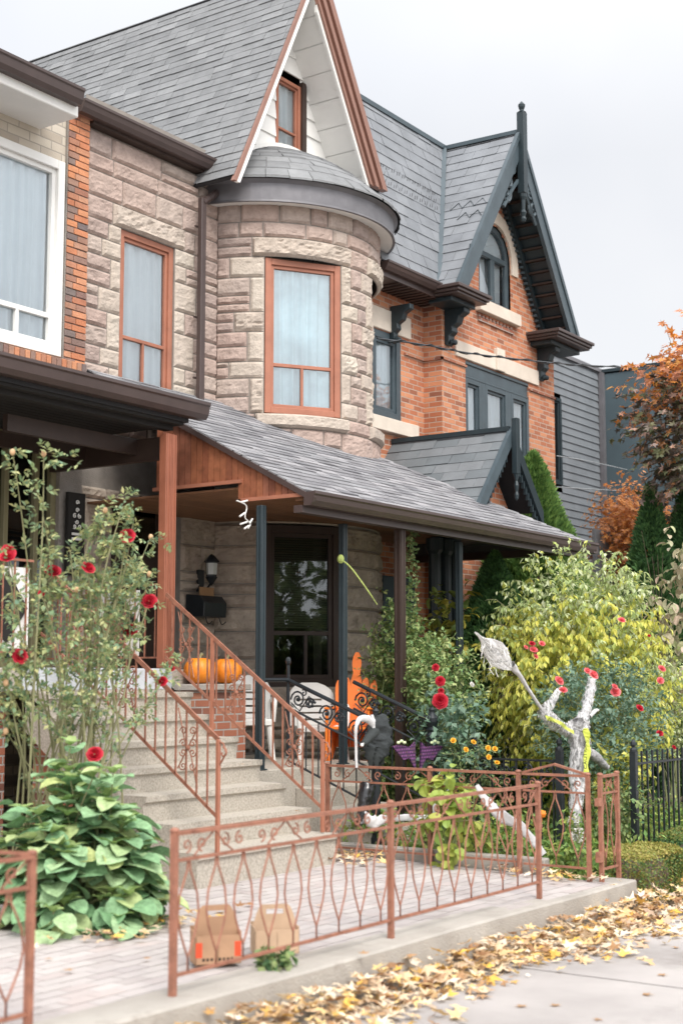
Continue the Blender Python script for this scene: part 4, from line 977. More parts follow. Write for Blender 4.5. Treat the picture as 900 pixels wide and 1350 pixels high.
# ================================================================== FRONT FENCE
def P3(o,u,a,z,off=0):
    n=Vector((u.y,-u.x,0)); return Vector((o.x+u.x*a,o.y+u.y*a,z))+n*off
def fence(par,o,u,length,zb,zt_,n,posts,dark=False,peak=False,scroll=True,style='wave'):
    o=Vector(o); u=Vector(u).normalized(); zb2=zb+.1; zm=zt_-.135; rs=[]
    def mk(name,mb): return mb.build(name,M['terra_fence'],par)
    b=MB(); b.bar([P3(o,u,0,zt_),P3(o,u,length,zt_)],.04,.02); mk('top_rail',b)
    b=MB(); b.bar([P3(o,u,0,zm),P3(o,u,length,zm)],.022,.016); mk('middle_rail',b)
    b=MB(); b.bar([P3(o,u,0,zb2),P3(o,u,length,zb2)],.022,.016); mk('bottom_rail',b)
    for a in posts:
        b=MB(); p=P3(o,u,a,0); b.box(p.x-.016,p.x+.016,p.y-.016,p.y+.016,zb-.02,zt_+.012); b.ball((p.x,p.y,zt_+.016),.026,10,6,(1,1,.6)); mk('post',b)
    sp=length/n; H_=zm-zb2
    for i in range(n):
        c=(i+.5)*sp; b=MB(); hw_=sp*.36
        for s in (-1,1):
            # bars meet at a short stem low down, bulge, then run up to the middle rail
            pts=[(0,0),(0,.13),(.25,.2),(.8,.38),(1,.52),(.85,.68),(.42,.82),(.15,.9),(.08,1)]
            pts=[P3(o,u,c+s*hw_*q,zb2+H_*t) for q,t in pts]; b.tube(pts,.006,5)
        mk('wave_bars',b)
    if scroll:
        k=0; m=max(2,int(length/.3))
        for i in range(m):
            c=(i+.5)*length/m; b=MB(); zc=(zt_+zm)/2
            for s in (-1,1):
                spiral(P3(o,u,c+s*.06,zc),.038,1.25,math.pi/2,tuple(u*s),(0,0,1 if i%2 else -1),.0055,b,n=14)
            b.tube([P3(o,u,c-.14,zt_-.015),P3(o,u,c-.06,zc-.02),P3(o,u,c,zm+.012)] if i%2 else [P3(o,u,c+.0,zm+.012),P3(o,u,c+.07,zc-.0),P3(o,u,c+.15,zt_-.015)],.0055,5)
            mk('scroll',b)
    if peak:
        b=MB(); b.bar([P3(o,u,0,zt_+.01),P3(o,u,length*.5,zt_+.085),P3(o,u,length,zt_+.01)],.03,.018); mk('peak_rail',b)
YFc=4.86
F1=root('iron_fence',(7.6,YFc,.14),'long salmon iron fence on the curb wall, in front of the cardboard carriers','fence','salmon iron fences')
fence(F1,(5.58,YFc,0),(1,0,0),4.05,.15,.95,18,(0,2.03,4.05))
F2=root('iron_fence',(10.65,6.2,.14),'salmon iron fence between the paved path and the flower bed','fence','salmon iron fences')
fence(F2,(10.65,5.55,0),(0,1,0),1.92,.14,.955,8,(0.,.85,1.92))
F3=root('iron_gate',(10.65,5.2,.14),'salmon iron gate with a low peaked top, in front of the gauze wrapped figure','gate')
fence(F3,(10.65,4.93,0),(0,1,0),.58,.13,.955,3,(0,),peak=True)
F4=root('iron_fence',(10.85,YFc,.14),'short salmon fence piece at the end of the curb wall, beside the clipped hedge','fence','salmon iron fences')
fence(F4,(10.73,YFc,0),(1,0,0),.33,.12,.95,2,(0,.33))
for z0_,z1_ in ((.72,.78),(.28,.36)): b=MB(); b.box(10.66,10.74,YFc-.02,YFc+.02,z0_,z1_); b.build('latch_plate',M['terra_fence'],F3)
F5=root('iron_gate',(4.1,YFc,.14),'rust coloured iron gate piece at the bottom left corner','gate')
fence(F5,(3.55,YFc,0),(1,0,0),1.06,.15,.935,4,(0,1.06),peak=True)
# ================================================================== BLACK STAIR RAILS OF THE PATIO
def newel(par,x,y,z0,zt_,r_=.055):
    b=MB(); h=zt_-z0
    b.lathe([(r_*1.3,0),(r_*1.3,.05),(r_*.8,.08),(r_*.75,h*.62),(r_*1.15,h*.64),(r_*1.15,h*.78),(r_*.9,h*.8),(r_*1.2,h*.82),(r_*.7,h*.84),(r_*1.1,h*.88),(r_*1.15,h*.91),(r_*.55,h*.945),(r_*.5,h*.955),(r_*.6,h*.975),(r_*.35,h*.99),(0,h)],(x,y,z0),14); b.build('newel',M['iron'],par)
def black_rail(label,X,ya,yb,za,zb_,nz,grp='black patio stair railings'):
    """from porch post (ya, za) down to newel (yb, zb)"""
    rt=root('black_railing',(X,yb,.2),label,'railing',grp); s=(zb_-za)/(yb-ya)
    b=MB(); b.tube([(X,ya,za),(X,yb,zb_)],.02,8); b.build('top_rail',M['iron'],rt)
    b=MB(); b.tube([(X,ya,za-.26),(X,yb,zb_-.26)],.011,6); b.build('middle_rail',M['iron'],rt)
    b=MB(); b.tube([(X,ya,za-.76),(X,yb,zb_-.76)],.011,6); b.build('bottom_rail',M['iron'],rt)
    n=3
    for i in range(n):
        y=ya+(yb-ya)*(i+.5)/n; z=za+s*(y-ya)-.13; b=MB()
        spiral((X,y+.05,z+.01),.085,1.7,0,(0,1,0),(0,0,1),.009,b); spiral((X,y-.09,z-.03),.06,1.5,math.pi,(0,1,0),(0,0,1),.008,b,sgn=-1)
        spiral((X,y-.02,z+.07),.035,1.2,1,(0,1,0),(0,0,1),.007,b)
        b.ball((X,y+.05,z+.01),.02,8,5)
        for k in range(5): a=k*1.3; b.ball((X+.01,y-.09+.03*math.cos(a),z-.03+.03*math.sin(a)),.017,6,4)
        b.tube([(X,y+.13,z-.02),(X,y+.03,z-.1),(X,y-.08,z+.04),(X,y-.16,z-.02)],.007,5); b.build('scrollwork',M['iron'],rt)
    m=7
    for i in range(m):
        y=ya+(yb-ya)*(i+.5)/m; z=za+s*(y-ya); b=MB(); b.tube([(X,y,z-.26),(X,y,z-.76)],.007,5); b.build('baluster',M['iron'],rt)
    newel(rt,X,yb,nz,zb_+.14)
    return rt
BR1=black_rail('left black scrollwork railing of the patio steps, beside the white plastic chair',11.03,8.2,7.2,1.72,1.33,.25)
b=MB(); b.tube([(11.03,8.2,1.72),(10.5,8.15,1.72)],.02,8); b.tube([(11.03,8.2,1.0),(11.03,8.2,1.86)],.018,8); b.ball((11.03,8.2,1.9),.03,8,6,(1,1,1.4)); b.build('corner_rail',M['iron'],BR1)
BR2=black_rail('right black scrollwork railing ending at the ball topped newel above the purple cloth',11.78,7.95,7.05,1.70,1.33,.25)
# ================================================================== BLACK GARDEN FENCES
def picket_fence(label,p,q,zb,h,n,group,scroll=False,posts=(0,1)):
    p=Vector(p); q=Vector(q); rt=root('black_fence',((p.x+q.x)/2,(p.y+q.y)/2,zb),label,'fence',group); u=(q-p)
    b=MB(); b.bar([p+Vector((0,0,zb+h*.9)),q+Vector((0,0,zb+h*.9))],.03,.02); b.build('top_rail',M['iron'],rt)
    b=MB(); b.bar([p+Vector((0,0,zb+.1)),q+Vector((0,0,zb+.1))],.03,.02); b.build('bottom_rail',M['iron'],rt)
    if scroll:
        b=MB(); b.bar([p+Vector((0,0,zb+h*.9-.18)),q+Vector((0,0,zb+h*.9-.18))],.02,.015); b.build('middle_rail',M['iron'],rt)
        m=int(u.length/.22); un=u.normalized()
        for i in range(m):
            c=p+u*((i+.5)/m); b=MB(); spiral((c.x,c.y,zb+h*.9-.09),.065,1.4,i,tuple(un),(0,0,1),.009,b,sgn=1 if i%2 else -1); spiral((c.x+un.x*.09,c.y+un.y*.09,zb+h*.9-.11),.045,1.3,i+2,tuple(un),(0,0,1),.009,b,sgn=-1); b.build('scroll',M['iron'],rt)
    for i in range(n):
        c=p+u*((i+.5)/n); b=MB(); b.box(c.x-.008,c.x+.008,c.y-.008,c.y+.008,zb+.1,zb+h*(.9 if scroll else 1)); b.build('picket',M['iron'],rt)
    for t in posts:
        c=p+u*t; b=MB(); b.box(c.x-.03,c.x+.03,c.y-.03,c.y+.03,zb-.1,zb+h); b.lathe([(.036,0),(.036,.02),(.018,.04),(.03,.065),(.026,.09),(0,.12)],(c.x,c.y,zb+h),8); b.build('post',M['iron'],rt)
picket_fence('black scrolled garden fence behind the gauze wrapped figure',(12.0,6.72,0),(12.0,5.83,0),.1,.98,7,'black garden fences',True)
picket_fence('tall black picket fence at the right edge behind the dark hedge',(12.73,5.42,0),(15.8,5.3,0),-.1,1.15,26,'black garden fences')
# ================================================================== WIRES
cab=MB(); Yc=9.0
pts=[at(x,y,Y=Yc) for x,y in ((497,446),(561,455),(614,465),(668,472),(736,479),(800,483),(900,485))]+[at(1100,470,Y=Yc)]
def catm(P,k=6):
    P=[Vector(p) for p in P]; out=[]
    for i in range(len(P)-1):
        a=P[max(0,i-1)];b=P[i];c=P[i+1];d=P[min(len(P)-1,i+2)]
        for j in range(k):
            t=j/k; out.append(.5*((2*b)+(-a+c)*t+(2*a-5*b+4*c-d)*t*t+(-a+3*b-3*c+d)*t**3))
    return out+[P[-1]]
cs=catm(pts,10); cab.tube(cs,.011,5); cab.tube([p+Vector((0,.02*math.sin(i*1.1),.02*math.cos(i*1.1))) for i,p in enumerate(cs)],.008,5)
tag(cab.build('power_cable',M['iron']),'thick twisted black cable crossing the orange brick house','cable','overhead cables')
for lab,q in (('upper thin cable in front of the grey building',((733,601),(775,608),(820,618),(845,624))),('lower thin cable in front of the grey building',((733,642),(780,645),(840,648)))):
    c=MB(); c.tube(catm([at(x,y,Y=10.4) for x,y in q],6),.009,5); tag(c.build('thin_cable',mat('pale_cable',(.3,.32,.33),.5,.1)),lab,'cable','overhead cables')
# ================================================================== LEAVES
LEAFM={}
def leafmat(n,cols,trans=.3,rough=.5,spec=.35):
    M[n]=mat(n,cols,rough,.15,8,0,40,spec=spec,trans=trans); return M[n]
leafmat('leaf_rose',[(.15,.24,.13),(.24,.34,.17),(.4,.44,.2),(.18,.3,.2),(.55,.52,.24),(.34,.42,.2)])
leafmat('leaf_big',[(.17,.32,.2),(.22,.39,.25),(.28,.45,.3),(.36,.53,.36)],.2,.6)
M['leaf_big']=mat('leaf_big_',[(.15,.29,.14),(.22,.38,.2),(.28,.44,.24),(.38,.52,.28),(.45,.5,.2)],.65,.3,28,.5,45,spec=.25,trans=.2)
leafmat('leaf_tip',[(.3,.42,.14),(.38,.48,.2),(.24,.38,.14)],.3)
leafmat('leaf_mid',[(.07,.15,.06),(.13,.24,.09),(.22,.31,.12),(.32,.38,.15),(.1,.18,.07),(.42,.43,.2)])
leafmat('leaf_climb',[(.12,.22,.08),(.2,.33,.12),(.32,.42,.16),(.44,.5,.2),(.16,.27,.1),(.55,.56,.26)])
leafmat('leaf_yellow',[(.66,.63,.11),(.72,.69,.16),(.52,.56,.12),(.36,.43,.12),(.7,.64,.12),(.76,.74,.28)],.4)
leafmat('leaf_sage',[(.24,.33,.12),(.36,.44,.18),(.5,.55,.28),(.58,.62,.42),(.3,.4,.12),(.66,.66,.16)],.3)
leafmat('leaf_blue',[(.08,.15,.1),(.12,.21,.14),(.18,.28,.2),(.26,.36,.27),(.08,.15,.08)])
leafmat('leaf_cedar',[(.035,.085,.03),(.05,.12,.04),(.07,.16,.05),(.1,.2,.06)],.15,.7)
leafmat('leaf_cedar_light',[(.06,.13,.03),(.1,.2,.05),(.15,.26,.06),(.2,.32,.08)],.2,.7)
leafmat('leaf_box',[(.05,.1,.03),(.09,.16,.04),(.13,.2,.05),(.22,.22,.05),(.28,.2,.06)],.2)
leafmat('leaf_boxtop',[(.3,.3,.07),(.38,.34,.09),(.22,.26,.06),(.42,.3,.1)],.2)
leafmat('leaf_box_dark',[(.03,.08,.03),(.05,.12,.04),(.08,.16,.05)],.2)
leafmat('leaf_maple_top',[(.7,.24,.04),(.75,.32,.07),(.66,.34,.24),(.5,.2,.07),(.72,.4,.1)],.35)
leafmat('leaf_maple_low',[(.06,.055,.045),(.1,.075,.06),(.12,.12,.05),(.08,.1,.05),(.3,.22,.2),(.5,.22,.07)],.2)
leafmat('leaf_orange',[(.6,.24,.05),(.68,.32,.1),(.6,.3,.16),(.5,.18,.04)],.35)
leafmat('leaf_pale',[(.5,.47,.3),(.55,.42,.33),(.38,.42,.2),(.6,.55,.4),(.3,.35,.15)],.3)
leafmat('leaf_cover',[(.1,.2,.05),(.17,.3,.07),(.25,.38,.1),(.4,.45,.1),(.12,.2,.08)],.3)
leafmat('leaf_dry',[(.7,.55,.38),(.74,.62,.46),(.62,.42,.22),(.78,.58,.26),(.84,.75,.62),(.3,.16,.08),(.45,.27,.14),(.8,.65,.46),(.8,.5,.1),(.36,.2,.1),(.82,.7,.54)],.2,.8)
leafmat('petal_red',[(.5,.015,.03),(.58,.03,.06),(.38,.01,.025)],.2,.6)
leafmat('petal_pink',[(.8,.16,.18),(.85,.26,.26),(.75,.1,.13)],.25,.6)
leafmat('petal_white',[(.8,.78,.72),(.75,.72,.7)],.25)
M['cane']=mat('green_cane',[(.16,.2,.07),(.2,.23,.1),(.24,.22,.12),(.13,.17,.06)],.6,.2,6)
M['bark']=mat('bark',[(.11,.08,.06),(.16,.12,.09)],.95,.3,9,.6,40,island=False)
rv=lambda r_=random: Vector((r_.gauss(0,1),r_.gauss(0,1),r_.gauss(0,1))).normalized()
def leaf(mb,p,d,n,L,W,kind=0):
    d=d.normalized(); s=d.cross(n)
    if s.length<1e-4: s=d.orthogonal()
    s.normalize(); n=s.cross(d)
    if kind==0:
        mb.v+= [tuple(p),tuple(p+d*L*.45+s*W*.5+n*W*.12),tuple(p+d*L-n*L*.06),tuple(p+d*L*.45-s*W*.5+n*W*.12)]
        o=len(mb.v)-4; mb.f+=[(o,o+1,o+2),(o,o+2,o+3)]
    elif kind==1:   # broad ovate with midrib fold and droop
        o=len(mb.v); st=((.0,.0,0),(.12,.72,-.0),(.34,1,.02),(.62,.95,.0),(.86,.62,-.04),(1,0.04,-.08))
        for t,w_,h in st: 
            c=p+d*L*t+n*L*(h+.08*math.sin(t*3.1)); mb.v.append(tuple(c-n*W*.05)); 
            mb.v.append(tuple(c+s*W*.5*w_+n*W*.1*w_)); mb.v.append(tuple(c-s*W*.5*w_+n*W*.1*w_))
        for k in range(5):
            a=o+3*k; b=a+3; mb.f+=[(a,a+1,b+1,b),(a,b,b+2,a+2)]
    elif kind==2:   # lobed maple leaf
        o=len(mb.v); mb.v.append(tuple(p+d*L*.3)); pts=[]
        cfg=((-2.6,.35),(-2.1,.75),(-1.65,.38),(-1.15,.95),(-.6,.42),(0,1.1),(.6,.42),(1.15,.95),(1.65,.38),(2.1,.75),(2.6,.35),(3.14,.3))
        cu=random.uniform(-.5,.5)
        for a,r_ in cfg:
            q=p+d*L*.3+(d*math.cos(a)+s*math.sin(a))*L*.62*r_+n*L*(cu*r_*r_*.5+random.uniform(-.08,.08)); mb.v.append(tuple(q))
        for k in range(12): mb.f.append((o,o+1+k,o+1+(k+1)%12))
def inside(c,rad,rnd,shell=.0):
    while True:
        v=Vector((rnd.uniform(-1,1),rnd.uniform(-1,1),rnd.uniform(-1,1)))
        l=v.length
        if l<=1 and l>=shell*rnd.random(): return Vector((c[0]+v.x*rad[0],c[1]+v.y*rad[1],c[2]+v.z*rad[2])),v
def bush(rt,c,rad,ntw,nl,L,W,m,seed=1,droop=.3,kind=0,stems=8,base=None,twl=.25,name='foliage',shell=.75,stemm='cane',lump=.35,keep=None,ncl=26):
    rnd=random.Random(seed); mb=MB(); sm=MB(); c=Vector(c); cl=[inside(c,[q*.9 for q in rad],rnd,.95) for _ in range(ncl)]
    base=Vector(base) if base is not None else Vector((c.x,c.y,.1))
    for i in range(ntw):
        cp,cv=cl[rnd.randrange(len(cl))]
        p=cp+Vector((rnd.gauss(0,1)*rad[0],rnd.gauss(0,1)*rad[1],rnd.gauss(0,1)*rad[2]))*lump
        v=Vector(((p.x-c.x)/rad[0],(p.y-c.y)/rad[1],(p.z-c.z)/rad[2]))
        if v.length>1.12 or v.length<shell*rnd.random(): continue
        out=(Vector((v.x,v.y,v.z*.6+.35))+rv(rnd)*.5).normalized(); q=p-out*twl*.5
        if keep and not keep(q): continue
        path=[q,q+out*twl*.55,q+out*twl+Vector((0,0,-droop*twl*.4))]
        if i%3==0: sm.tube(path,[.004,.003,.0015],3,False)
        for k in range(nl):
            t=(k+rnd.random())/nl; b=path[0].lerp(path[1],t*2) if t<.5 else path[1].lerp(path[2],t*2-1)
            d=(out*.5+rv(rnd)*.9+Vector((0,0,-droop*1.6))).normalized(); n=(Vector((0,0,1))+out*.7+rv(rnd)*.5).normalized()
            s=rnd.uniform(.7,1.25); leaf(mb,b,d,n,L*s,W*s,kind)
    for i in range(stems):
        cp,cv=cl[i%len(cl)]; a=base+Vector((rnd.uniform(-1,1)*rad[0]*.25,rnd.uniform(-1,1)*rad[1]*.25,0)); mid=a.lerp(cp,.5)+Vector((0,0,.15*rad[2]))+rv(rnd)*.05
        sm.tube([a,mid,cp],[.014,.009,.004],5,False)
    mb.build(name,m,rt)
    if sm.v: sm.build('stem' if stemm=='cane' else 'branch',M[stemm],rt)
    return cl
def rose(rt,c,r_,m,name='rose',seed=0,face=None):
    rnd=random.Random(seed); mb=MB(); c=Vector(c); ax_=(Vector(face) if face else Vector((-.5,-.6,.5))+rv(rnd)*.3).normalized(); u=ax_.orthogonal().normalized(); v=ax_.cross(u)
    for lay,(n,rr,h,op) in enumerate(((4,.3,.55,.1),(5,.55,.45,.3),(6,.8,.2,.6),(6,1.0,-.05,1.0))):
        for k in range(n):
            a=2*math.pi*(k+.5*lay)/n+rnd.uniform(-.15,.15); dr=u*math.cos(a)+v*math.sin(a); tn=ax_.cross(dr); w_=r_*rr*.8+r_*.12
            b=c-ax_*r_*.3; m1=c+dr*r_*rr*.75+ax_*r_*(h*.4); tp=c+dr*r_*(rr+.05*op)+ax_*r_*h
            vs=[b,m1+tn*w_,m1+dr*r_*.08,m1-tn*w_,tp+tn*w_*.7,tp+dr*r_*.1,tp-tn*w_*.7]
            mb.add(vs,[(0,1,2),(0,2,3),(1,4,5,2),(2,5,6,3)])
    mb.smooth=True; return mb.build(name,m,rt)
# ---- rose bush at the left
RB=root('rose_bush',(7.35,7.35,.15),'tall red rose bush with bare canes at the left of the concrete stairs','rose bush')
rnd=random.Random(11); fm=MB()
def rleaf(mb,p,d,rnd,L=.05):
    d=d.normalized(); s=d.orthogonal().normalized()
    if rnd.random()<.5: s=d.cross(s)
    for k,(t,sg) in enumerate(((.5,1),(.5,-1),(.9,1),(.9,-1),(1.1,0))):
        b=p+d*L*t*1.3; dd=(d*.6+s*sg+rv(rnd)*.25) if sg else d; leaf(mb,b,dd,Vector((0,0,1))+rv(rnd)*.6,L*rnd.uniform(.75,1.15),L*.62,0)
tips=[]
reds=[(12,727,.9),(70,752,1),(117,748,.85),(168,706,1),(197,792,1),(171,831,1),(27,865,.9),(214,898,.7),(10,733,.9),(226,881,.5),(55,782,.4)]
buds=[(139,673),(170,684),(199,708),(174,748),(168,742),(188,752),(197,757),(138,715),(101,777),(89,869),(27,868),(152,777),(17,596),(58,598),(118,830),(8,900),(8,964),(90,925)]
for i in range(42):
    a=Vector((7.3+rnd.uniform(-.45,.45),7.4+rnd.uniform(-.25,.3),.15))
    if i<len(reds): x,y,_=reds[i]; e=at(x,y,Y=7.25+rnd.uniform(-.15,.25)); 
    elif i<len(reds)+len(buds): x,y=buds[i-len(reds)]; e=at(x,y,Y=7.3+rnd.uniform(-.1,.3))
    else: e=at(rnd.uniform(-25,185),rnd.choice((rnd.uniform(650,880),rnd.uniform(760,960))),Y=7.3+rnd.uniform(-.3,.4))
    mid=a.lerp(e,.5)+Vector((rnd.uniform(-.12,.12),rnd.uniform(-.1,.1),.12)); m2=a.lerp(e,.8)+Vector((rnd.uniform(-.06,.06),0,.06))
    path=catm([a,mid,m2,e],5); cm=MB(); cm.tube(path,[.009-.006*k/len(path) for k in range(len(path))],5); tips.append((path,e)); fm_=cm
    o=cm.build('cane',M['cane'],RB)
    n=len(path)
    for k in range(n):
        t=k/n
        if path[k].z<1.35 and rnd.random()>.22: continue
        for _ in range(2 if t>.5 else 1):
            b=path[k]+rv(rnd)*.03; rleaf(fm,b,(rv(rnd)+Vector((0,0,.2))),rnd,rnd.uniform(.036,.062))
    # side shoots
    for _ in range(3):
        k=rnd.randrange(n//2,n); q=path[k]; dr=(rv(rnd)+Vector((0,0,.5))).normalized()*rnd.uniform(.12,.3); fm2=[q,q+dr*.5+Vector((0,0,.02)),q+dr]
        sm=fm; 
        for t in (.3,.5,.7,.9,1.): rleaf(fm,q+dr*t,rv(rnd),rnd,rnd.uniform(.032,.052))
fm.build('foliage',M['leaf_rose'],RB)
for i,(x,y,s) in enumerate(reds): rose(RB,tips[i][1],.052*s,M['petal_red'],seed=i)
M['bud']=mat('bud',[(.5,.2,.12),(.6,.35,.2),(.45,.4,.2)],.6,.1)
for i in range(len(buds)):
    b=MB(); b.ball(tips[len(reds)+i][1],.019,8,6,(1,1,1.3)); b.build('bud',M['bud'],RB)
# the low rose above the broad leaved plant belongs to the same bush
p=at(125,994,Y=6.95); c=MB(); c.tube(catm([(7.45,7.3,.15),(7.3,7.1,.8),p],5),.006,5); c.build('cane',M['cane'],RB); rose(RB,p,.05,M['petal_pink'] if False else M['petal_red'],seed=40)
# ---- broad leaved plant
HP=root('hydrangea',(6.75,6.75,.15),'broad leaved green hydrangea beside the foot of the concrete stairs','plant')
rnd=random.Random(5); big=MB(); tipm=MB(); stm=MB(); hc=Vector((6.78,6.75,.45)); 
for i in range(120):
    while True:
        v=rv(rnd); 
        if v.z>-.25: break
    rr=rnd.uniform(.5,1.05); e=hc+Vector((v.x*.68*rr,v.y*.6*rr,v.z*.92*rr)); 
    lob=.82+.42*noise.noise(v*1.6+Vector((3,0,0))); e=hc+(e-hc)*lob
    b=Vector((6.78+rnd.uniform(-.2,.2),6.75+rnd.uniform(-.2,.2),.15)); stm.tube(catm([b,b.lerp(e,.6)+Vector((0,0,.08)),e],4),.006,4)
    n=rnd.randrange(4,7); a0=rnd.random()*6
    for k in range(n):
        a=a0+k*2.4; d=Vector((math.cos(a),math.sin(a),-.15-.9*rnd.random()**1.5+.3*v.z)); q=e-Vector((0,0,.045*k)); L_=rnd.uniform(.13,.21)*(1+.12*k*.4)
        leaf(big,q+d.normalized()*.03,d+v*.4,Vector((0,0,1))+v*.6+rv(rnd)*.25,L_,L_*.82,1)
    if rr>.62 or rnd.random()<.3:
        for k in range(5): a=a0+k*1.3; d=Vector((math.cos(a),math.sin(a),.35+.4*rnd.random())); L_=rnd.uniform(.07,.12); leaf(tipm,e+Vector((0,0,.01)),d,Vector((0,0,1))+rv(rnd)*.2,L_,L_*.6,1)
big.build('leaves',M['leaf_big'],HP); tipm.build('young_leaves',M['leaf_tip'],HP); stm.build('stem',M['cane'],HP)
# ---- climbing shrub around the brown post
CS=root('climbing_shrub',(13.2,8.3,.25),'green climbing shrub wrapped round the dark brown porch post','shrub')
c=at(530,880,Y=7.6)
bush(CS,(c.x+.7,8.15,1.5),(.75,.3,1.05),3600,8,.056,.042,M['leaf_climb'],seed=3,droop=.35,lump=.3,keep=lambda q:q.x>12.74,base=(c.x+.5,8.3,.25))
c3=at(588,915,Y=7.45); bush(CS,(c3.x,7.45,c3.z),(.42,.28,.55),650,7,.052,.038,M['leaf_climb'],seed=19,droop=.35,lump=.3,base=(c3.x,7.5,.25),name='front_foliage')
c2=at(541,745,Y=8.05); rnd=random.Random(4); lf=MB(); vs_=[]
for i in range(60):
    z=2.2+1.15*i/60; p=Vector((c2.x+.05*math.sin(i*.7)+rnd.gauss(0,.03),8.05+.05*math.cos(i*.7),z)); vs_.append(p)
    for k in range(7): leaf(lf,p+rv(rnd)*.04,rv(rnd)+Vector((0,0,-.2)),rv(rnd),.045,.032,0)
lf.build('upper_foliage',M['leaf_mid'],CS); v=MB(); v.tube(vs_[::3],.005,4); v.build('vine_stem',M['cane'],CS)
# ---- large yellowing leaves in front of the dark entrance
YM=root('magnolia_shrub',(14.5,8.5,.3),'large leaved yellowing shrub in the dark entrance gap behind the porch posts','shrub')
c=at(594,822,Y=8.6); bush(YM,(c.x,8.6,c.z),(.3,.25,.45),60,4,.15,.075,mat('yellow_green_leaf',[(.3,.32,.05),(.12,.18,.05),(.5,.42,.06),(.16,.22,.06)],.5,.15,trans=.3),seed=8,kind=1,twl=.3,base=(c.x,8.6,.3))
# ---- dahlias
DH=root('dahlia_plant',(12.4,7.0,.2),'leafy plant with red dahlias right of the ball topped newel','flowering plant')
c=at(598,950,Y=6.95); bush(DH,(c.x,6.95,c.z-.15),(.36,.3,.55),330,6,.075,.05,M['leaf_blue'],seed=13,base=(c.x,6.95,.2))
for i,(x,y,s) in enumerate(((580,924,1.25),(580,898,.8),(574,880,.6),(581,911,.5))): rose(DH,at(x,y,Y=6.6+.05*i),.05*s,M['petal_red'],'dahlia',seed=60+i,face=(-.8,-.55,.1))
rose(DH,at(622,902,Y=6.8),.022,M['petal_white'],'white_flower',seed=70)
# ---- marigolds
MG=root('marigold_clump',(12.3,6.5,.15),'airy plant with small orange yellow flowers behind the fence','flowering plant')
c=at(625,990,Y=6.75); bush(MG,(c.x,6.75,c.z-.25),(.4,.25,.5),330,6,.04,.022,M['leaf_mid'],seed=14,base=(c.x,6.75,.2))
M['orange_fl']=mat('orange_flower',[(.8,.4,.03),(.85,.5,.05)],.6,.1)
for i,(x,y) in enumerate(((597,976),(643,986),(644,998),(652,987),(614,988),(655,1005),(624,978))): rose(MG,at(x,y,Y=6.45),.022,M['orange_fl'],'marigold',seed=80+i)
# ---- cedars
def cedar(c,h,r_,n,m,label,seed=1,grp='columnar cedars',cat='cedar',z0=.1,top=.15,S=1.,core=True):
    rt=root('cedar_tree',(c[0],c[1],z0),label,cat,grp); rnd=random.Random(seed); mb=MB(); tr=MB()
    tr.tube([(c[0],c[1],z0),(c[0],c[1],z0+h*.5),(c[0],c[1],z0+h*.92)],[r_*.16,r_*.1,.01],6); tr.build('trunk',M['bark'],rt)
    for i in range(n):
        t=rnd.random()**1.15; a=rnd.random()*2*math.pi
        prof=min(1,(1-t)*1.9)**.75*(.75+.25*min(1,t*6)); 
        rr=r_*prof*(1+.22*noise.noise(Vector((math.cos(a)*1.7,math.sin(a)*1.7,t*7+seed))))*(1-.35*rnd.random()**2)
        p=Vector((c[0]+math.cos(a)*rr,c[1]+math.sin(a)*rr,z0+t*h)); o=Vector((math.cos(a),math.sin(a),.9+rnd.random()*.7)).normalized(); s=o.cross(rv(rnd)).normalized(); L=.085*rnd.uniform(.6,1.2)*S
        for k in (-1,0,1):
            d=(o+s*k*.55+rv(rnd)*.15).normalized(); b=p-o*L*.4+s*k*L*.1; w=s*L*.12
            ov=len(mb.v); mb.v+=[tuple(b-w),tuple(b+w),tuple(b+d*L*.6+w*1.3),tuple(b+d*L),tuple(b+d*L*.6-w*1.3)]; mb.f+=[(ov,ov+1,ov+2,ov+3,ov+4)]
    mb.build('crown',m,rt); return rt
a=at(655,985,Y=8.3); tp=at(645,728,Y=8.3); cedar((a.x,8.3),tp.z-.1,.62,9000,M['leaf_cedar'],'dark cedar in front of the orange house, left of the yellow shrub',seed=2)
tp=at(702,600,Y=9.1); cedar((tp.x,9.1),tp.z-.1,.95,14000,M['leaf_cedar_light'],'pointed light green cedar rising above the porch roof beside the orange brick',seed=3,S=1.5)
tp=at(857,650,Y=8.0); cedar((tp.x,8.0),tp.z-.0,.55,8000,M['leaf_cedar'],'narrow cedar between orange shrub and maple at the right',seed=4,S=1.3)
tp=at(902,655,Y=7.6); cedar((tp.x,7.6),tp.z-.0,.6,7000,M['leaf_cedar'],'cedar cut by the right edge under the maple',seed=5,S=1.3)
# ---- yellow shrub
YS_=root('yellow_shrub',(15.0,7.0,.1),'big rounded shrub turning yellow at the right','shrub')
c=at(760,850,Y=7.0)
c0=Vector((c.x,7.0,1.75))
bush(YS_,c0,(1.12,.95,1.3),3600,9,.08,.04,M['leaf_yellow'],seed=21,droop=1.1,name='yellow_foliage',lump=.42,shell=.8,keep=lambda q:q.z<2.6+.9*noise.noise(q*1.7) and noise.noise(q*2.2+Vector((4,4,4)))<.25,ncl=60,stemm='bark',stems=14,base=(c.x,7,.1))
bush(YS_,c0+Vector((0,0,.12)),(1.1,.95,1.32),3600,8,.072,.034,M['leaf_sage'],seed=22,droop=.7,name='green_foliage',lump=.42,shell=.8,keep=lambda q:q.z>2.35+.7*noise.noise(q*1.7) or noise.noise(q*2.2+Vector((4,4,4)))>.18,ncl=60,stems=0)
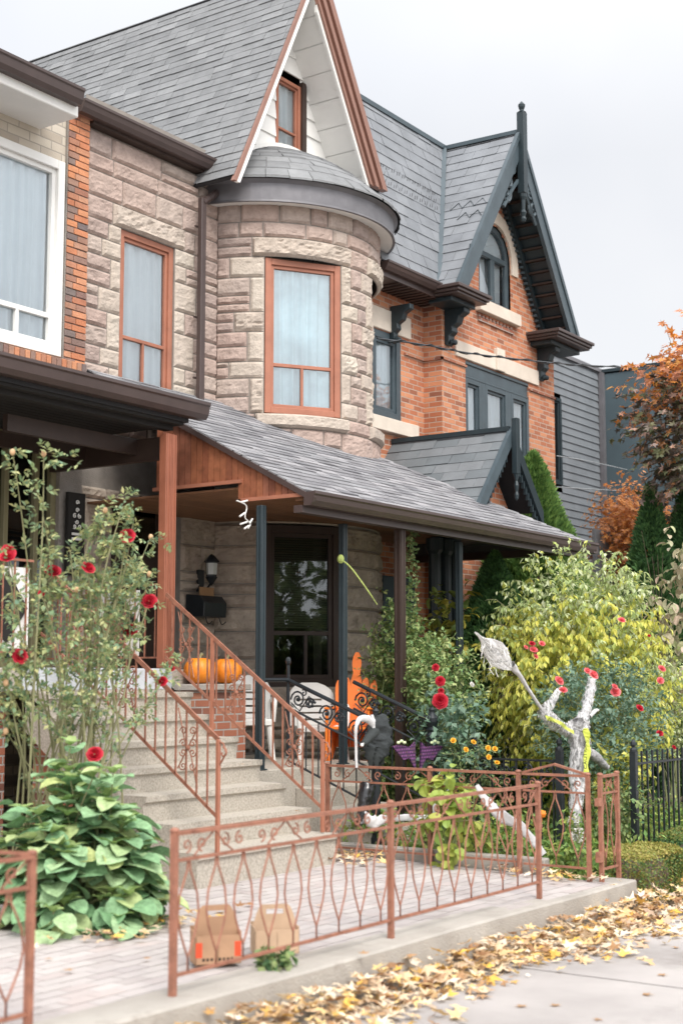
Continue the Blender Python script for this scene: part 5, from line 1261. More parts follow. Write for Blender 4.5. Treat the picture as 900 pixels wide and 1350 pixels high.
# ---- pink rose bush
PRB=root('rose_bush',(13.1,6.1,.05),'wide pink rose bush in front of the yellow shrub','rose bush')
c=at(800,935,Y=6.15); bush(PRB,(c.x,6.2,1.25),(.95,.55,.62),1500,7,.05,.034,M['leaf_blue'],seed=31,droop=.2,lump=.35,base=(c.x,6.2,.0),stems=16)
c=at(880,900,Y=6.4); bush(PRB,(c.x,6.5,1.45),(.6,.45,.6),700,7,.048,.034,M['leaf_sage'],seed=32,droop=.2,lump=.35,base=(c.x,6.4,.0),name='pale_foliage')
for i,(x,y,s,k) in enumerate(((701,848,.7,1),(714,848,.7,0),(703,856,.9,0),(706,865,.6,0),(737,897,1.1,0),(782,889,1.2,0),(774,884,.8,0),(742,909,.9,0),(819,817,1.0,0),(811,912,1.2,0),(810,905,.8,0),(872,881,1.,0),(870,897,.9,0),(843,933,1.,1),(869,967,.9,1),(693,853,.5,0),(888,985,.6,1),(855,838,.4,1))): rose(PRB,at(x,y,Y=5.62 if y>840 else 5.9),.036*s,M['petal_red' if k else 'petal_pink'],seed=100+i)
# ---- pale shrub at right edge
PS=root('pale_shrub',(17.2,6.6,.0),'pale cream and pinkish leaved shrub at the right edge','shrub')
c=at(893,800,Y=6.6); bush(PS,(c.x+.1,6.6,c.z-.3),(.42,.4,1.25),220,5,.12,.075,M['leaf_pale'],seed=41,droop=.8,kind=1,twl=.3,base=(c.x,6.6,0))
for i in range(5):
    a=at(845+i*7,700+ (i*37)%40,Y=6.9); b=MB(); b.tube([at(870,830,Y=6.9),a],[.006,.002],4); b.build('bare_twig',M['bark'],PS)
# ---- yellow plant behind the wrapped figure, vine, bed plants
YP_=root('yellowing_plant',(12.6,5.9,0),'yellowing leafy plant between the gauze figure and the picket fence','plant')
c=at(812,1000,Y=5.9); bush(YP_,(c.x,5.9,c.z-.15),(.32,.25,.4),150,6,.07,.045,M['leaf_yellow'],seed=51,kind=0,base=(c.x,5.9,0))
c=at(815,1050,Y=5.6); bush(YP_,(c.x,5.6,c.z-.1),(.3,.25,.35),200,6,.05,.035,M['leaf_mid'],seed=52,name='lower_foliage',base=(c.x,5.6,0))
VN=root('vine_plant',(11.1,6.2,.2),'yellow green vine leaves climbing by the salmon fence','plant')
c=at(592,1065,Y=6.2); bush(VN,(c.x,6.2,.58),(.2,.25,.42),75,5,.1,.085,mat('lime_leaf',[(.42,.5,.1),(.34,.45,.1),(.5,.5,.12),(.24,.36,.08)],.5,.12,trans=.35),seed=53,droop=.6,kind=1,base=(c.x,6.2,.2))
for lab,px,py,nn,mm in (('bright green bedding plant at the left end of the bed edging',500,1098,170,'leaf_cover'),('bright green bedding plant right of the fence post',640,1100,140,'leaf_cover')):
    a=at(px,py,X=11.05); g=root('bedding_plant',(a.x,a.y,.2),lab,'plant','bedding plants'); bush(g,(a.x+.1,a.y,.32),(.3,.42,.2),nn,6,.06,.04,M[mm],seed=px,base=(a.x,a.y,.2),twl=.12)
# ground cover in the garden
gc=MB(); rnd=random.Random(77)
for i in range(15000):
    x=rnd.uniform(10.8,17); y=rnd.uniform(4.95,8.4) if x>12.5 else rnd.uniform(4.95,7.0); z=gz(x,y)+.02+abs(rnd.gauss(0,1))*.13*(1+.8*noise.noise(Vector((x,y,0))*1.5))
    if x>12.8 and y<5.35 or (10.9<x<11.9 and y>6.98): continue
    leaf(gc,Vector((x,y,z)),rv(rnd)+Vector((0,0,.3)),rv(rnd)+Vector((0,0,1)),rnd.uniform(.04,.085),rnd.uniform(.025,.05),0)
tag(gc.build('ground_cover',M['leaf_cover'],base=(11,6,0)),'low mixed green ground cover in the garden bed','ground cover',kind='stuff')
# ---- clipped hedges
def hedge(x0,x1,y0,y1,z0,z1,n,m,mt_,label,seed):
    rt=root('box_hedge',((x0+x1)/2,(y0+y1)/2,z0),label,'hedge','clipped box hedges'); rnd=random.Random(seed); mb=MB(); tp=MB(); cx,cy,cz=(x0+x1)/2,(y0+y1)/2,(z0+z1)/2
    for i in range(n):
        u,v,w_=[rnd.uniform(-1,1) for _ in range(3)]; k=rnd.randrange(3); s=rnd.choice((-1,1)); q=[u,v,w_]; q[k]=s*(1-abs(rnd.gauss(0,.12)))
        if k==2: q[2]=abs(q[2])
        q=[(abs(t)**1.0)*(1 if t>0 else -1) for t in q]; l=(abs(q[0])**5+abs(q[1])**5+abs(q[2])**5)**.2; q=[t/max(l,.8) for t in q]
        p=Vector((cx+q[0]*(x1-x0)/2*(1-.12*(q[2]<-.3)),cy+q[1]*(y1-y0)/2,cz+q[2]*(z1-z0)/2)); p+=rv(rnd)*.012; nn=Vector(q).normalized()
        tgt = tp if (q[2]>.72 and mt_) else mb
        leaf(tgt,p,nn*.6+rv(rnd),nn+rv(rnd)*.5,rnd.uniform(.018,.032),rnd.uniform(.012,.02),0)
    core=MB(); core.ball((cx,cy,cz),1,12,8,((x1-x0)*.42,(y1-y0)*.42,(z1-z0)*.42)); core.build('twiggy_core',M['bark'],rt)
    mb.build('foliage',m,rt)
    if mt_: tp.build('top_growth',mt_,rt)
    return rt
hedge(11.22,12.25,4.72,5.2,-.16,.29,9000,M['leaf_box'],M['leaf_boxtop'],'square clipped hedge with yellowing top at the end of the curb wall',1)
hedge(12.55,15.2,4.75,5.25,-.16,.33,12000,M['leaf_box_dark'],M['leaf_box'],'darker green clipped hedge behind the yellowing one',2)
# ---- trees at right
def tree(name,base,crown,rad,nt,nl,L,m1,m2,zsplit,label,seed,trunk=.12,grp=None,kind=2):
    rt=root(name,base,label,'tree',grp); cr=Vector(crown); b=Vector(base)
    t=MB(); t.tube(catm([b,b.lerp(Vector((cr.x,cr.y,cr.z-rad[2]*.6)),.6),cr-Vector((0,0,rad[2]*.2)),cr+Vector((0,0,rad[2]*.6))],5),[trunk*(1-.85*k/15) for k in range(16)],8); t.build('trunk',M['bark'],rt)
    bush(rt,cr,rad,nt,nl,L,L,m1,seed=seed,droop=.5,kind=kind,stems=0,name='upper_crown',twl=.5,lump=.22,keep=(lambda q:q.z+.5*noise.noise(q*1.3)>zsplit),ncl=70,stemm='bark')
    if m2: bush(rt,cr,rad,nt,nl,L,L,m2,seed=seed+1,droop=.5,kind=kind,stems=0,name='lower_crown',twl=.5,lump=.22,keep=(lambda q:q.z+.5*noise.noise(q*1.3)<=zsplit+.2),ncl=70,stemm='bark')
    limb=MB(); rnd=random.Random(seed)
    for i in range(9):
        v=rv(rnd); v.z=abs(v.z)*.7; e=cr+Vector((v.x*rad[0],v.y*rad[1],v.z*rad[2]))*.8; limb.tube(catm([cr-Vector((0,0,rad[2]*.5)),cr.lerp(e,.4),e],4),[.05*(1-.1*k) for k in range(9)],5)
    limb.build('limb',M['bark'],rt)
    return rt
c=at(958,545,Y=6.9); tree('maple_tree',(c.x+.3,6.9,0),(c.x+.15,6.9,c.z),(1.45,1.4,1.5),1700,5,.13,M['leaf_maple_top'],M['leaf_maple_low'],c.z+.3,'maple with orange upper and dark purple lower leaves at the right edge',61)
c=at(835,712,Y=9.4); tree('orange_maple',(c.x,9.4,0),(c.x,9.4,c.z-.2),(.85,.7,1.25),1500,6,.085,M['leaf_orange'],None,-9,'small orange leaved tree in front of the blue grey block',65,.06)
c=at(845,630,Y=9.9); 
# ---- fallen leaves
lt=MB(); rnd=random.Random(9)
for i in range(3300):
    x=4.2+rnd.random()**.9*11.5; wd=.35+.75*min(1,max(0,(x-4)/5)); wd=.6+.18*math.sin(x*2.1)+.12*math.sin(x*5)
    y=4.66-abs(rnd.gauss(0,.38))*wd if x<11.1 else rnd.choice((4.75-abs(rnd.gauss(0,.4)),4.9-rnd.random()))
    if x<5.2 and rnd.random()<.45: continue
    h=.17*math.exp(-((4.7-y)/.22)**2)*rnd.random()
    z=gs_(x)+.008+h; n=(Vector((0,0,1))+rv(rnd)*.5); a=rnd.random()*6.28
    leaf(lt,Vector((x,y,z+.008)),Vector((math.cos(a),math.sin(a),rnd.uniform(-.1,.35))),n,rnd.choice((.05,.07,.085,.1,.125))*rnd.uniform(.8,1.1),.1,2)
for i in range(300):     # small drifts by the bed edging, the gate foot and under the broad leaved plant
    k=rnd.randrange(3)
    if k==0: x,y=rnd.gauss(10.35,.18),rnd.gauss(7.0,.2)
    elif k==1: x,y=rnd.gauss(10.62,.12),rnd.gauss(5.25,.25)
    else: x,y=rnd.gauss(6.9,.4),rnd.gauss(6.2,.12)
    if k<2 and x>10.7: continue
    a=rnd.random()*6.28; leaf(lt,Vector((x,y,pz(x,y)+.02+rnd.random()*.03)),Vector((math.cos(a),math.sin(a),.2)),Vector((0,0,1))+rv(rnd)*.4,rnd.uniform(.05,.1),.1,2)
tag(lt.build('fallen_leaves',M['leaf_dry'],base=(9,4.5,0)),'drift of dry yellow and tan maple leaves along the curb wall','leaves',kind='stuff')
n=0
for (x,y) in ((600,1300),(720,1262),(845,1310),(870,1282),(672,1268),(790,1345),(690,1330),(895,1245),(640,1290),(540,1330),(735,1328)):
    p=at(x,y,Z=gs_(8)+.006); b=MB(); a=rnd.random()*6; leaf(b,Vector((0,0,0)),Vector((math.cos(a),math.sin(a),0)),Vector((0,0,1)),rnd.uniform(.06,.1),.1,2)
    b.v=[(v[0]+p.x,v[1]+p.y,max(0,v[2]*.5)+gs_(p.x)+.008) for v in b.v]; tag(b.build('fallen_leaf',M['leaf_dry']),'lone dry leaf lying flat on the open sidewalk','leaf','lone leaves on the sidewalk')
for (x,y) in ((122,1233),(197,1268),(64,1269),(97,1283),(420,1196),(500,1180),(480,1262),(375,1145)):
    p=at(x,y,Z=.15); b=MB(); a=rnd.random()*6; leaf(b,Vector((0,0,0)),Vector((math.cos(a),math.sin(a),0)),Vector((0,0,1)),rnd.uniform(.05,.08),.1,2)
    b.v=[(v[0]+p.x,v[1]+p.y,max(0,v[2]*.5)+.168) for v in b.v]; tag(b.build('fallen_leaf',M['leaf_dry']),'lone dry leaf lying on the paved path behind the fence','leaf','lone leaves on the paved path')

for (x,y,z) in ((280,976,1.214),(318,1008,1.02),(262,938,1.41),(395,1070,.64),(300,1064,.64),(150,1001,1.02)):
    p=at(x,y,Z=z); b=MB(); a=rnd.random()*6; leaf(b,Vector((0,0,0)),Vector((math.cos(a),math.sin(a),0)),Vector((0,0,1)),rnd.uniform(.05,.08),.1,2)
    b.v=[(v[0]+p.x,v[1]+p.y,max(0,v[2]*.5)+z+.006) for v in b.v]; tag(b.build('fallen_leaf',M['leaf_dry']),'lone dry leaf lying on a tread of the concrete stairs','leaf','lone leaves on the stairs')

tree('street_tree',(8.3,-10.5,-.1),(8.3,-10.5,4.6),(3.6,3.,3.4),1500,6,.24,M['leaf_mid'],None,-9,'leafy street tree across the road, seen mirrored in the dark porch window',91,.22)
# ================================================================== OBJECTS
# bed edging
b=MB(); b.box(10.7,10.8,5.35,7.4,.1,.27); b.box(10.705,10.9,7.28,7.42,.1,.26); tag(b.build('bed_edging',M['conc_light'],bev=.01),'low grey concrete edging of the flower bed','edging')
# pumpkins
M['pumpkin']=mat('pumpkin_skin',[(.8,.22,.02),(.85,.27,.025),(.7,.18,.02)],.42,.1,5,.1,40,island=False)
def pumpkin(c,r_,label,seed):
    rt=root('pumpkin',c,label,'pumpkin','pumpkins on the brick ledge'); mb=MB(); n=48; m=16; vs=[]; fs=[]
    for i in range(m+1):
        th=math.pi*i/m
        for k in range(n):
            a=2*math.pi*k/n; rib=1-.07*abs(math.cos(a*5.))**6 ; rr=r_*math.sin(th)**.8*rib; z=r_*.86*(math.cos(th)-.12*math.exp(-(th/.3)**2)+.06*math.exp(-((math.pi-th)/.3)**2)); vs.append((c[0]+rr*math.cos(a),c[1]+rr*math.sin(a),c[2]+r_*.84+z))
    for i in range(m):
        for k in range(n): fs.append((i*n+k,(i+1)*n+k,(i+1)*n+(k+1)%n,i*n+(k+1)%n))
    mb.add(vs,fs); mb.smooth=True; mb.build('body',M['pumpkin'],rt)
    s=MB(); s.tube([(c[0],c[1],c[2]+r_*1.55),(c[0]+.01,c[1],c[2]+r_*1.75),(c[0]+.03,c[1]-.01,c[2]+r_*1.9)],[.02,.014,.018],6); s.build('stem',M['cane'],rt)
a=at(263,890,Y=8.92); b_=at(299,890,Y=8.9)
pumpkin((a.x,8.92,1.682),.152,'left pumpkin on the brick ledge, next to the orange post',1); pumpkin((b_.x,8.9,1.682),.15,'right pumpkin on the brick ledge, next to the black post',2)
# wall lantern
LN=root('wall_lantern',(12.35,10.45,2.9),'black wall lantern on the stone beside the front door','lantern')
c=at(279,738,Y=10.4); c=Vector((12.45,10.4,c.z)); c=at(279,745,Y=10.4)
b=MB(); b.lathe([(.0,.13),(.03,.11),(.085,.05),(.09,.03),(.07,.03),(.06,-.13),(.07,-.14),(.03,-.2),(0,-.24)],c,6); b.build('lantern_body',M['iron'],LN)
b=MB(); b.lathe([(.066,.02),(.058,-.11)],c+Vector((-.012,-.012,0)),6); b.build('lantern_glass',mat('frosted_glass',(.5,.52,.5),.2,.1),LN)
b=MB(); b.tube(catm([c+Vector((0,0,-.2)),c+Vector((0,.1,-.28)),c+Vector((0,.18,-.2))],5),.012,6); b.box(c.x-.05,c.x+.05,c.y+.15,c.y+.18,c.z-.3,c.z-.05); b.build('bracket',M['iron'],LN)
# mailbox
c=at(273,800,Y=10.4); MBX=root('mailbox',(c.x,10.4,c.z-.12),'black wall mailbox with letters sticking out, below the lantern','mailbox')
b=MB(); b.extr([(10.28,c.z-.12),(10.55,c.z-.12),(10.55,c.z+.14),(10.34,c.z+.12),(10.27,c.z+.04)],'x',c.x-.2,c.x+.2); b.build('box',M['iron'],MBX,bev=.008)
b=MB(); b.box(c.x-.13,c.x+.12,10.4,10.41,c.z+.08,c.z+.22); b.build('letter',mat('kraft_envelope',(.35,.2,.1),.8,.1),MBX)
b=MB()
for s in (-.12,.12): b.tube(catm([(c.x+s,10.32,c.z-.12),(c.x+s,10.28,c.z-.2),(c.x+s,10.22,c.z-.17)],4),.006,5)
b.build('paper_hook',M['iron'],MBX)
# house number plaque
c=at(102,688,Y=10.45); PQ=root('number_plaque',(c.x,10.45,c.z-.2),'dark number plaque with ornate white lettering left of the front door','plaque')
b=MB(); b.box(c.x-.12,c.x+.12,10.46,10.5,c.z-.55,c.z+.3); b.build('board',M['dark'],PQ)
b=MB(); 
for k,(dx,dz) in enumerate(((0,.12),(-.035,.06),(.035,.06),(0,0),(-.035,-.05),(.035,-.05),(0,.2))): spiral((c.x+dx,10.45,c.z+dz),.026,1.3,k,(1,0,0),(0,0,1),.006,b,n=10)
b.box(c.x-.07,c.x+.07,10.445,10.455,c.z-.14,c.z-.115); b.box(c.x-.07,c.x+.07,10.445,10.455,c.z-.19,c.z-.165); b.box(c.x-.07,c.x+.07,10.445,10.455,c.z-.48,c.z-.44); b.build('ornament',M['white'],PQ)
# white plastic chairs
M['plastic']=mat('white_plastic',(.74,.73,.7),.45,.06,3)
def chair(loc,rz,label):
    rt=root('plastic_chair',(0,0,0),label,'chair','white plastic chairs on the patio'); 
    b=MB(); n=16; T=lambda u,v: Vector((u,.2+.07*(v-.4)/.45-.06*(u/.25)**2+.0,v))
    # backrest with rounded head and horizontal slots
    rows=[.42,.47,.49,.54,.56,.61,.63,.68,.70,.75,.8,.84,.87]
    for j in range(len(rows)-1):
        for i in range(n):
            u0=-1+2*i/n; u1=-1+2*(i+1)/n
            def W(v): return .25 if v<.72 else .25*math.sqrt(max(0,1-((v-.72)/.16)**2))
            if j in (1,3,5,7) and abs((u0+u1)/2)<.5: continue
            q=[T(u0*W(rows[j]),rows[j]),T(u1*W(rows[j]),rows[j]),T(u1*W(rows[j+1]),rows[j+1]),T(u0*W(rows[j+1]),rows[j+1])]
            b.add(q+[p+Vector((0,.014,0)) for p in q],[(0,1,2,3),(7,6,5,4),(0,4,5,1),(3,2,6,7)])
    b.build('backrest',M['plastic'],rt)
    b=MB(); b.box(-.25,.25,-.22,.2,.4,.425); b.box(-.25,-.23,-.22,.2,.37,.4); b.box(.23,.25,-.22,.2,.37,.4); b.box(-.25,.25,-.24,-.22,.36,.42); b.build('seat',M['plastic'],rt,bev=.008)
    for sx in (-1,1):
        for sy in (-1,1):
            b=MB(); b.tube([(sx*.22,sy*.19,.4),(sx*.27,sy*.24,0)],[.032,.02],6); b.build('leg',M['plastic'],rt)
        b=MB(); b.tube(catm([(sx*.25,.22,.6),(sx*.28,.0,.63),(sx*.28,-.18,.61),(sx*.26,-.22,.4)],4),.022,6); b.build('armrest',M['plastic'],rt)
    rt.location=loc; rt.rotation_euler.z=rz; return rt
ch=chair((12.35,8.8,.82),R(-37),'white plastic chair in the middle, under the turret window')
c2=copy_tree(ch,(11.6,9.15,.9),'white plastic chair half hidden behind the left black porch post',R(-50))
# orange adirondack chair
M['orange']=mat('orange_plastic',[(.85,.2,.02),(.8,.17,.02),(.9,.24,.03)],.45,.08,3)
OC=root('adirondack_chair',(0,0,0),'tall orange slatted garden chair behind the black scrollwork railing','chair')
for i,(u,w_,zt_) in enumerate(((-.16,.09,.9),(-.08,.09,.93),(.01,.1,1.2),(.1,.09,.93),(.18,.09,.9))):
    b=MB(); lean=lambda z: .1+.28*z
    pts=[]
    for z in (.15,.5,zt_-.12,zt_-.06,zt_-.02,zt_): 
        s=1 if z<zt_-.1 else math.sqrt(max(.02,1-((z-(zt_-.12))/.125)**2)); pts.append((z,w_*.5*s*(.8+.25*z)))
    if i==2: pts=[(.15,.05),(.6,.06),(.9,.065),(.98,.04),(1.02,.05),(1.1,.055),(1.17,.045),(1.22,.02)]
    vs=[(u*(1+.25*z)-h,lean(z),z) for z,h in pts]+[(u*(1+.25*z)+h,lean(z),z) for z,h in pts][::-1]
    b.prism(vs,(0,.022,0)); b.build('slat',M['orange'],OC)
b=MB(); b.box(-.22,.22,-.35,.15,.36,.385); b.build('seat',M['orange'],OC,bev=.005)
for s in (-1,1):
    b=MB(); b.prism([(s*.22-.012,-.4,0),(s*.22-.012,-.32,0),(s*.22-.012,.55,.25),(s*.22-.012,.2,.5),(s*.22-.012,-.35,.38)],(.025,0,0)); b.build('side_board',M['orange'],OC)
    b=MB(); b.box(s*.24-.04,s*.24+.04,-.4,.4,.58,.605); b.build('armrest',M['orange'],OC,bev=.006)
    b=MB(); b.box(s*.24-.03,s*.24+.0,-.38,-.3,0,.58); b.build('leg',M['orange'],OC,bev=.005)
oc=at(468,1000,Y=8.7); OC.scale=(.9,.9,.93); OC.location=(12.42,8.4,.88); OC.rotation_euler.z=R(-62)
# cardboard carriers on the path
M['kraft']=mat('kraft_cardboard',(.42,.25,.15),.85,.12,7,.1,60); M['kraft2']=mat('kraft_cardboard_light',(.52,.36,.24),.85,.1,7)
M['redprint']=mat('red_print',(.7,.08,.03),.7,.1)
def carrier(c,w_,h,d,rz,m,label,pr=True):
    rt=root('cardboard_carrier',(0,0,0),label,'carrier','cardboard drink carriers on the path'); 
    b=MB(); t=.006
    b.box(-w_/2,w_/2,-d/2,-d/2+t,0,h*.5); b.box(-w_/2,w_/2,d/2-t,d/2,0,h*.62); b.box(-w_/2,-w_/2+t,-d/2,d/2,0,h*.56); b.box(w_/2-t,w_/2,-d/2,d/2,0,h*.56); b.box(-w_/2,w_/2,-d/2,d/2,.0,.006); b.box(-.003,.003,-d/2,0,0,h*.45)
    b.build('box',m,rt)
    b=MB(); hw_=w_*.36; sl=[(-w_/2,h*.45),(w_/2,h*.45),(w_/2,h*.55),(hw_,h*.93),(hw_*.8,h),(-hw_*.8,h),(-hw_,h*.93),(-w_/2,h*.55)]
    o=[(-.05,h*.82),(.05,h*.82),(.055,h*.87),(.04,h*.9),(-.04,h*.9),(-.055,h*.87)]
    b.prism([(-w_/2,0,h*.45),(w_/2,0,h*.45),(w_/2,0,h*.55),(w_*.42,0,h*.8),(-w_*.42,0,h*.8),(-w_/2,0,h*.55)],(0,t,0))
    b.prism([(-w_*.42,0,h*.8),(-.05,0,h*.8),(-.05,0,h*.9),(-hw_,0,h*.93)],(0,t,0)); b.prism([(.05,0,h*.8),(w_*.42,0,h*.8),(hw_,0,h*.93),(.05,0,h*.9)],(0,t,0)); b.prism([(-hw_,0,h*.93),(-.05,0,h*.9),(.05,0,h*.9),(hw_,0,h*.93),(hw_*.8,0,h),(-hw_*.8,0,h)],(0,t,0))
    b.build('handle_panel',m,rt)
    if pr:
        for s in (-1,1): b=MB(); x=s*(w_/2-.02); b.box(x-.018,x+.018,-d/2-.002,-d/2-.0005,.04,.12); b.build('red_print',M['redprint'],rt)
        b=MB(); 
        for k in range(8): b.box(-.09+k*.023,-.09+k*.023+.013,-d/2-.002,-d/2-.0005,.02,.035)
        b.build('printed_line',M['dark'],rt)
    rt.location=c; rt.rotation_euler.z=rz; return rt
p=at(284,1268,Z=.16); carrier((p.x,p.y,.16),.26,.31,.15,R(-38),M['kraft'],'brown cardboard drink carrier with red corners, nearest the left fence post')
p=at(362,1255,Z=.16); carrier((p.x,p.y,.16),.26,.27,.15,R(-42),M['kraft2'],'paler cardboard drink carrier without red print, right of the other carrier',False)
p=at(357,1272,Z=.165); WD=root('weed_clump',(p.x,p.y,.15),'small wilted green weed in front of the paler carrier','weed'); bush(WD,(p.x,p.y,.19),(.11,.09,.05),50,5,.055,.04,M['leaf_mid'],seed=90,twl=.06,stems=3,base=(p.x,p.y,.15))
# white string lights under the porch gable
c=at(325,668,Y=8.2); SL_=MB(); SL_.tube(catm([at(312,660,Y=8.2),at(325,667,Y=8.2),at(323,682,Y=8.2),at(330,690,Y=8.2),at(327,697,Y=8.2)],4),.006,5)
for x,y,x2,y2 in ((323,676,316,681),(326,688,317,691),(328,693,322,697),(318,662,326,660),(329,690,333,684)): SL_.tube([at(x,y,Y=8.2),at(x2,y2,Y=8.2)],.009,6)
tag(SL_.build('string_lights',M['white']),'short white string of lights hanging under the boarded porch gable','string lights')
# ---- gauze
def gauze_mat(name,colr,dens=.62,scale=(22,22,5)):
    m=bpy.data.materials.new(name); nt,N,L,P=_nodes(m); P.inputs['Base Color'].default_value=(*colr,1); P.inputs['Roughness'].default_value=.9
    tc=N.new('ShaderNodeTexCoord'); mp=N.new('ShaderNodeMapping'); mp.inputs['Scale'].default_value=scale; L.new(tc.outputs['Object'],mp.inputs[0])
    n=N.new('ShaderNodeTexNoise'); n.inputs['Scale'].default_value=3; n.inputs['Detail'].default_value=6; L.new(mp.outputs[0],n.inputs['Vector'])
    r=N.new('ShaderNodeMapRange'); r.inputs[1].default_value=1-dens-.12; r.inputs[2].default_value=1-dens+.1; L.new(n.outputs[0],r.inputs[0])
    t=N.new('ShaderNodeBsdfTransparent'); ms=N.new('ShaderNodeMixShader'); L.new(r.outputs[0],ms.inputs[0]); L.new(t.outputs[0],ms.inputs[1]); L.new(P.outputs[0],ms.inputs[2]); L.new(ms.outputs[0],N['Material Output'].inputs['Surface']); return m
M['gauze']=gauze_mat('white_gauze',(.6,.59,.59),.5,(14,14,7)); M['gauze_flare']=gauze_mat('bright_gauze',(.8,.8,.8),.6,(9,9,9)); M['gauze_black']=gauze_mat('black_gauze',(.03,.035,.035),.78,(30,30,9)); M['gauze_grey']=mat('grey_gauze_fabric',[(.27,.265,.265),(.42,.41,.41)],.95,.2,30,.6,50,island=False)
M['white_cloth']=mat('white_cloth',(.56,.55,.55),.9,.08,10,.4,20)
def wrinkle(path,rad,mb,n=14,amp=.3,sub=8,flat=1.,seed=0):
    P_=catm([Vector(p) for p in path],sub); k=len(P_); rs=[]
    rl=[rad[0]+(rad[-1]-rad[0])*0]*0
    def rr(t):
        x=t*(len(rad)-1); i=min(int(x),len(rad)-2); return rad[i]+(rad[i+1]-rad[i])*(x-i)
    vs=[];fs=[]
    for i,p in enumerate(P_):
        t_=(P_[min(i+1,k-1)]-P_[max(0,i-1)]).normalized(); u=t_.cross(Vector((.57,.82,0))).normalized(); w_=t_.cross(u)
        for j in range(n):
            a=2*math.pi*j/n; q=1+amp*noise.noise(Vector((math.cos(a)*1.6,math.sin(a)*1.6,i*.35+seed)))+amp*.5*noise.noise(Vector((math.cos(a)*4,math.sin(a)*4,i*.8+seed)))
            vs.append(p+(u*math.cos(a)+w_*math.sin(a)*flat)*rr(i/(k-1))*q)
    for i in range(k-1):
        for j in range(n): fs.append((i*n+j,i*n+(j+1)%n,(i+1)*n+(j+1)%n,(i+1)*n+j))
    mb.add(vs,fs); mb.smooth=True
GY=5.75
g_=lambda x,y,Y=GY: at(x,y,Y=Y)
GF=root('gauze_figure',g_(762,1140)-Vector((0,0,0)),'branching figure wrapped in white gauze behind the salmon gate','halloween decoration')
b=MB(); wrinkle([g_(760,1140),g_(759,1080),g_(762,1010),g_(763,965),g_(760,950)],[.03,.035,.075,.075,.06],b,amp=.35); b.build('wrapped_trunk',M['gauze_grey'],GF)
b=MB(); wrinkle([g_(758,1085,5.7),g_(762,1010,5.7),g_(764,965,5.7),g_(761,950,5.7)],[.05,.075,.095,.08],b,amp=.6,seed=30); b.build('gauze_layer',M['gauze'],GF)
b=MB(); wrinkle([g_(762,968),g_(770,940),g_(777,915),g_(780,897)],[.055,.035,.03,.025],b,amp=.45,seed=3); wrinkle([g_(775,945),g_(783,938),g_(788,936)],[.025,.02,.01],b); b.build('upper_arm',M['white_cloth'],GF)
b=MB(); wrinkle([g_(762,968),g_(770,940),g_(777,915),g_(780,893)],[.07,.055,.045,.04],b,amp=.6,seed=33); b.build('gauze_layer',M['gauze'],GF)
b=MB(); wrinkle([g_(757,968),g_(738,958),g_(722,945),g_(712,936)],[.045,.03,.035,.025],b,amp=.45,flat=.5,seed=5); b.build('left_arm',M['gauze_grey'],GF)
b=MB(); wrinkle([g_(757,968),g_(738,958),g_(722,945),g_(712,936)],[.07,.055,.07,.05],b,amp=.6,flat=.5,seed=35); b.build('gauze_layer',M['gauze'],GF)
b=MB(); wrinkle([g_(718,942),g_(700,915),g_(684,890),g_(672,876)],[.015,.015,.02,.04],b,amp=.3); b.build('twisted_gauze',M['white_cloth'],GF)
rnd=random.Random(8); tipz=g_(674,882); far_=g_(629,836); ax1=(far_-tipz); sd_=ax1.cross(Vector((.8,.57,0))).normalized()
def fl_pt(t,w_,k): return tipz+ax1*t+sd_*w_*(.01+.085*max(0,math.sin(max(0,min(1,t*1.15))*math.pi))**.9)+Vector((.8,.57,0))*.03*math.sin(k+t*5)
for L__ in range(2):
    b=MB(); nn=26; mm=12; vs=[fl_pt(i/nn,(-1+2*j/mm)*(1+.25*noise.noise(Vector((i*.5,j*.4,L__*5)))),L__*2+j*.4) for i in range(nn+1) for j in range(mm+1)]
    b.add(vs,[(i*(mm+1)+j,i*(mm+1)+j+1,(i+1)*(mm+1)+j+1,(i+1)*(mm+1)+j) for i in range(nn) for j in range(mm)]); b.build('gauze_flare',M['gauze_flare'],GF)
b=MB()
for k in range(70):
    w0=rnd.uniform(-1,1); w1=w0+rnd.gauss(0,.15); t0=rnd.uniform(-.05,.3); t1_=rnd.uniform(.6,1.08); b.tube([fl_pt(t0+(t1_-t0)*q/7,w0+(w1-w0)*q/7+rnd.gauss(0,.06),k) for q in range(8)],.0022,3,False)
for k in range(16):
    t=rnd.uniform(.2,.9); p=fl_pt(t,rnd.choice((-1,1)),k); b.tube([p,p+Vector((0,0,-.04))+rv(rnd)*.02,p+Vector((0,0,-.09))+rv(rnd)*.03],.0025,3,False)
b.build('gauze_threads',M['white'],GF)
b=MB(); wrinkle([g_(712,940),g_(722,932),g_(733,915),g_(741,906)],[.02,.05,.035,.015],b,amp=.5,flat=.3,seed=9); b.build('gauze_strip',M['gauze'],GF)
b=MB(); wrinkle([g_(772,990),g_(785,998),g_(797,1010),g_(801,1011)],[.04,.045,.03,.02],b,amp=.3,seed=10); b.build('right_arm',M['gauze_grey'],GF)
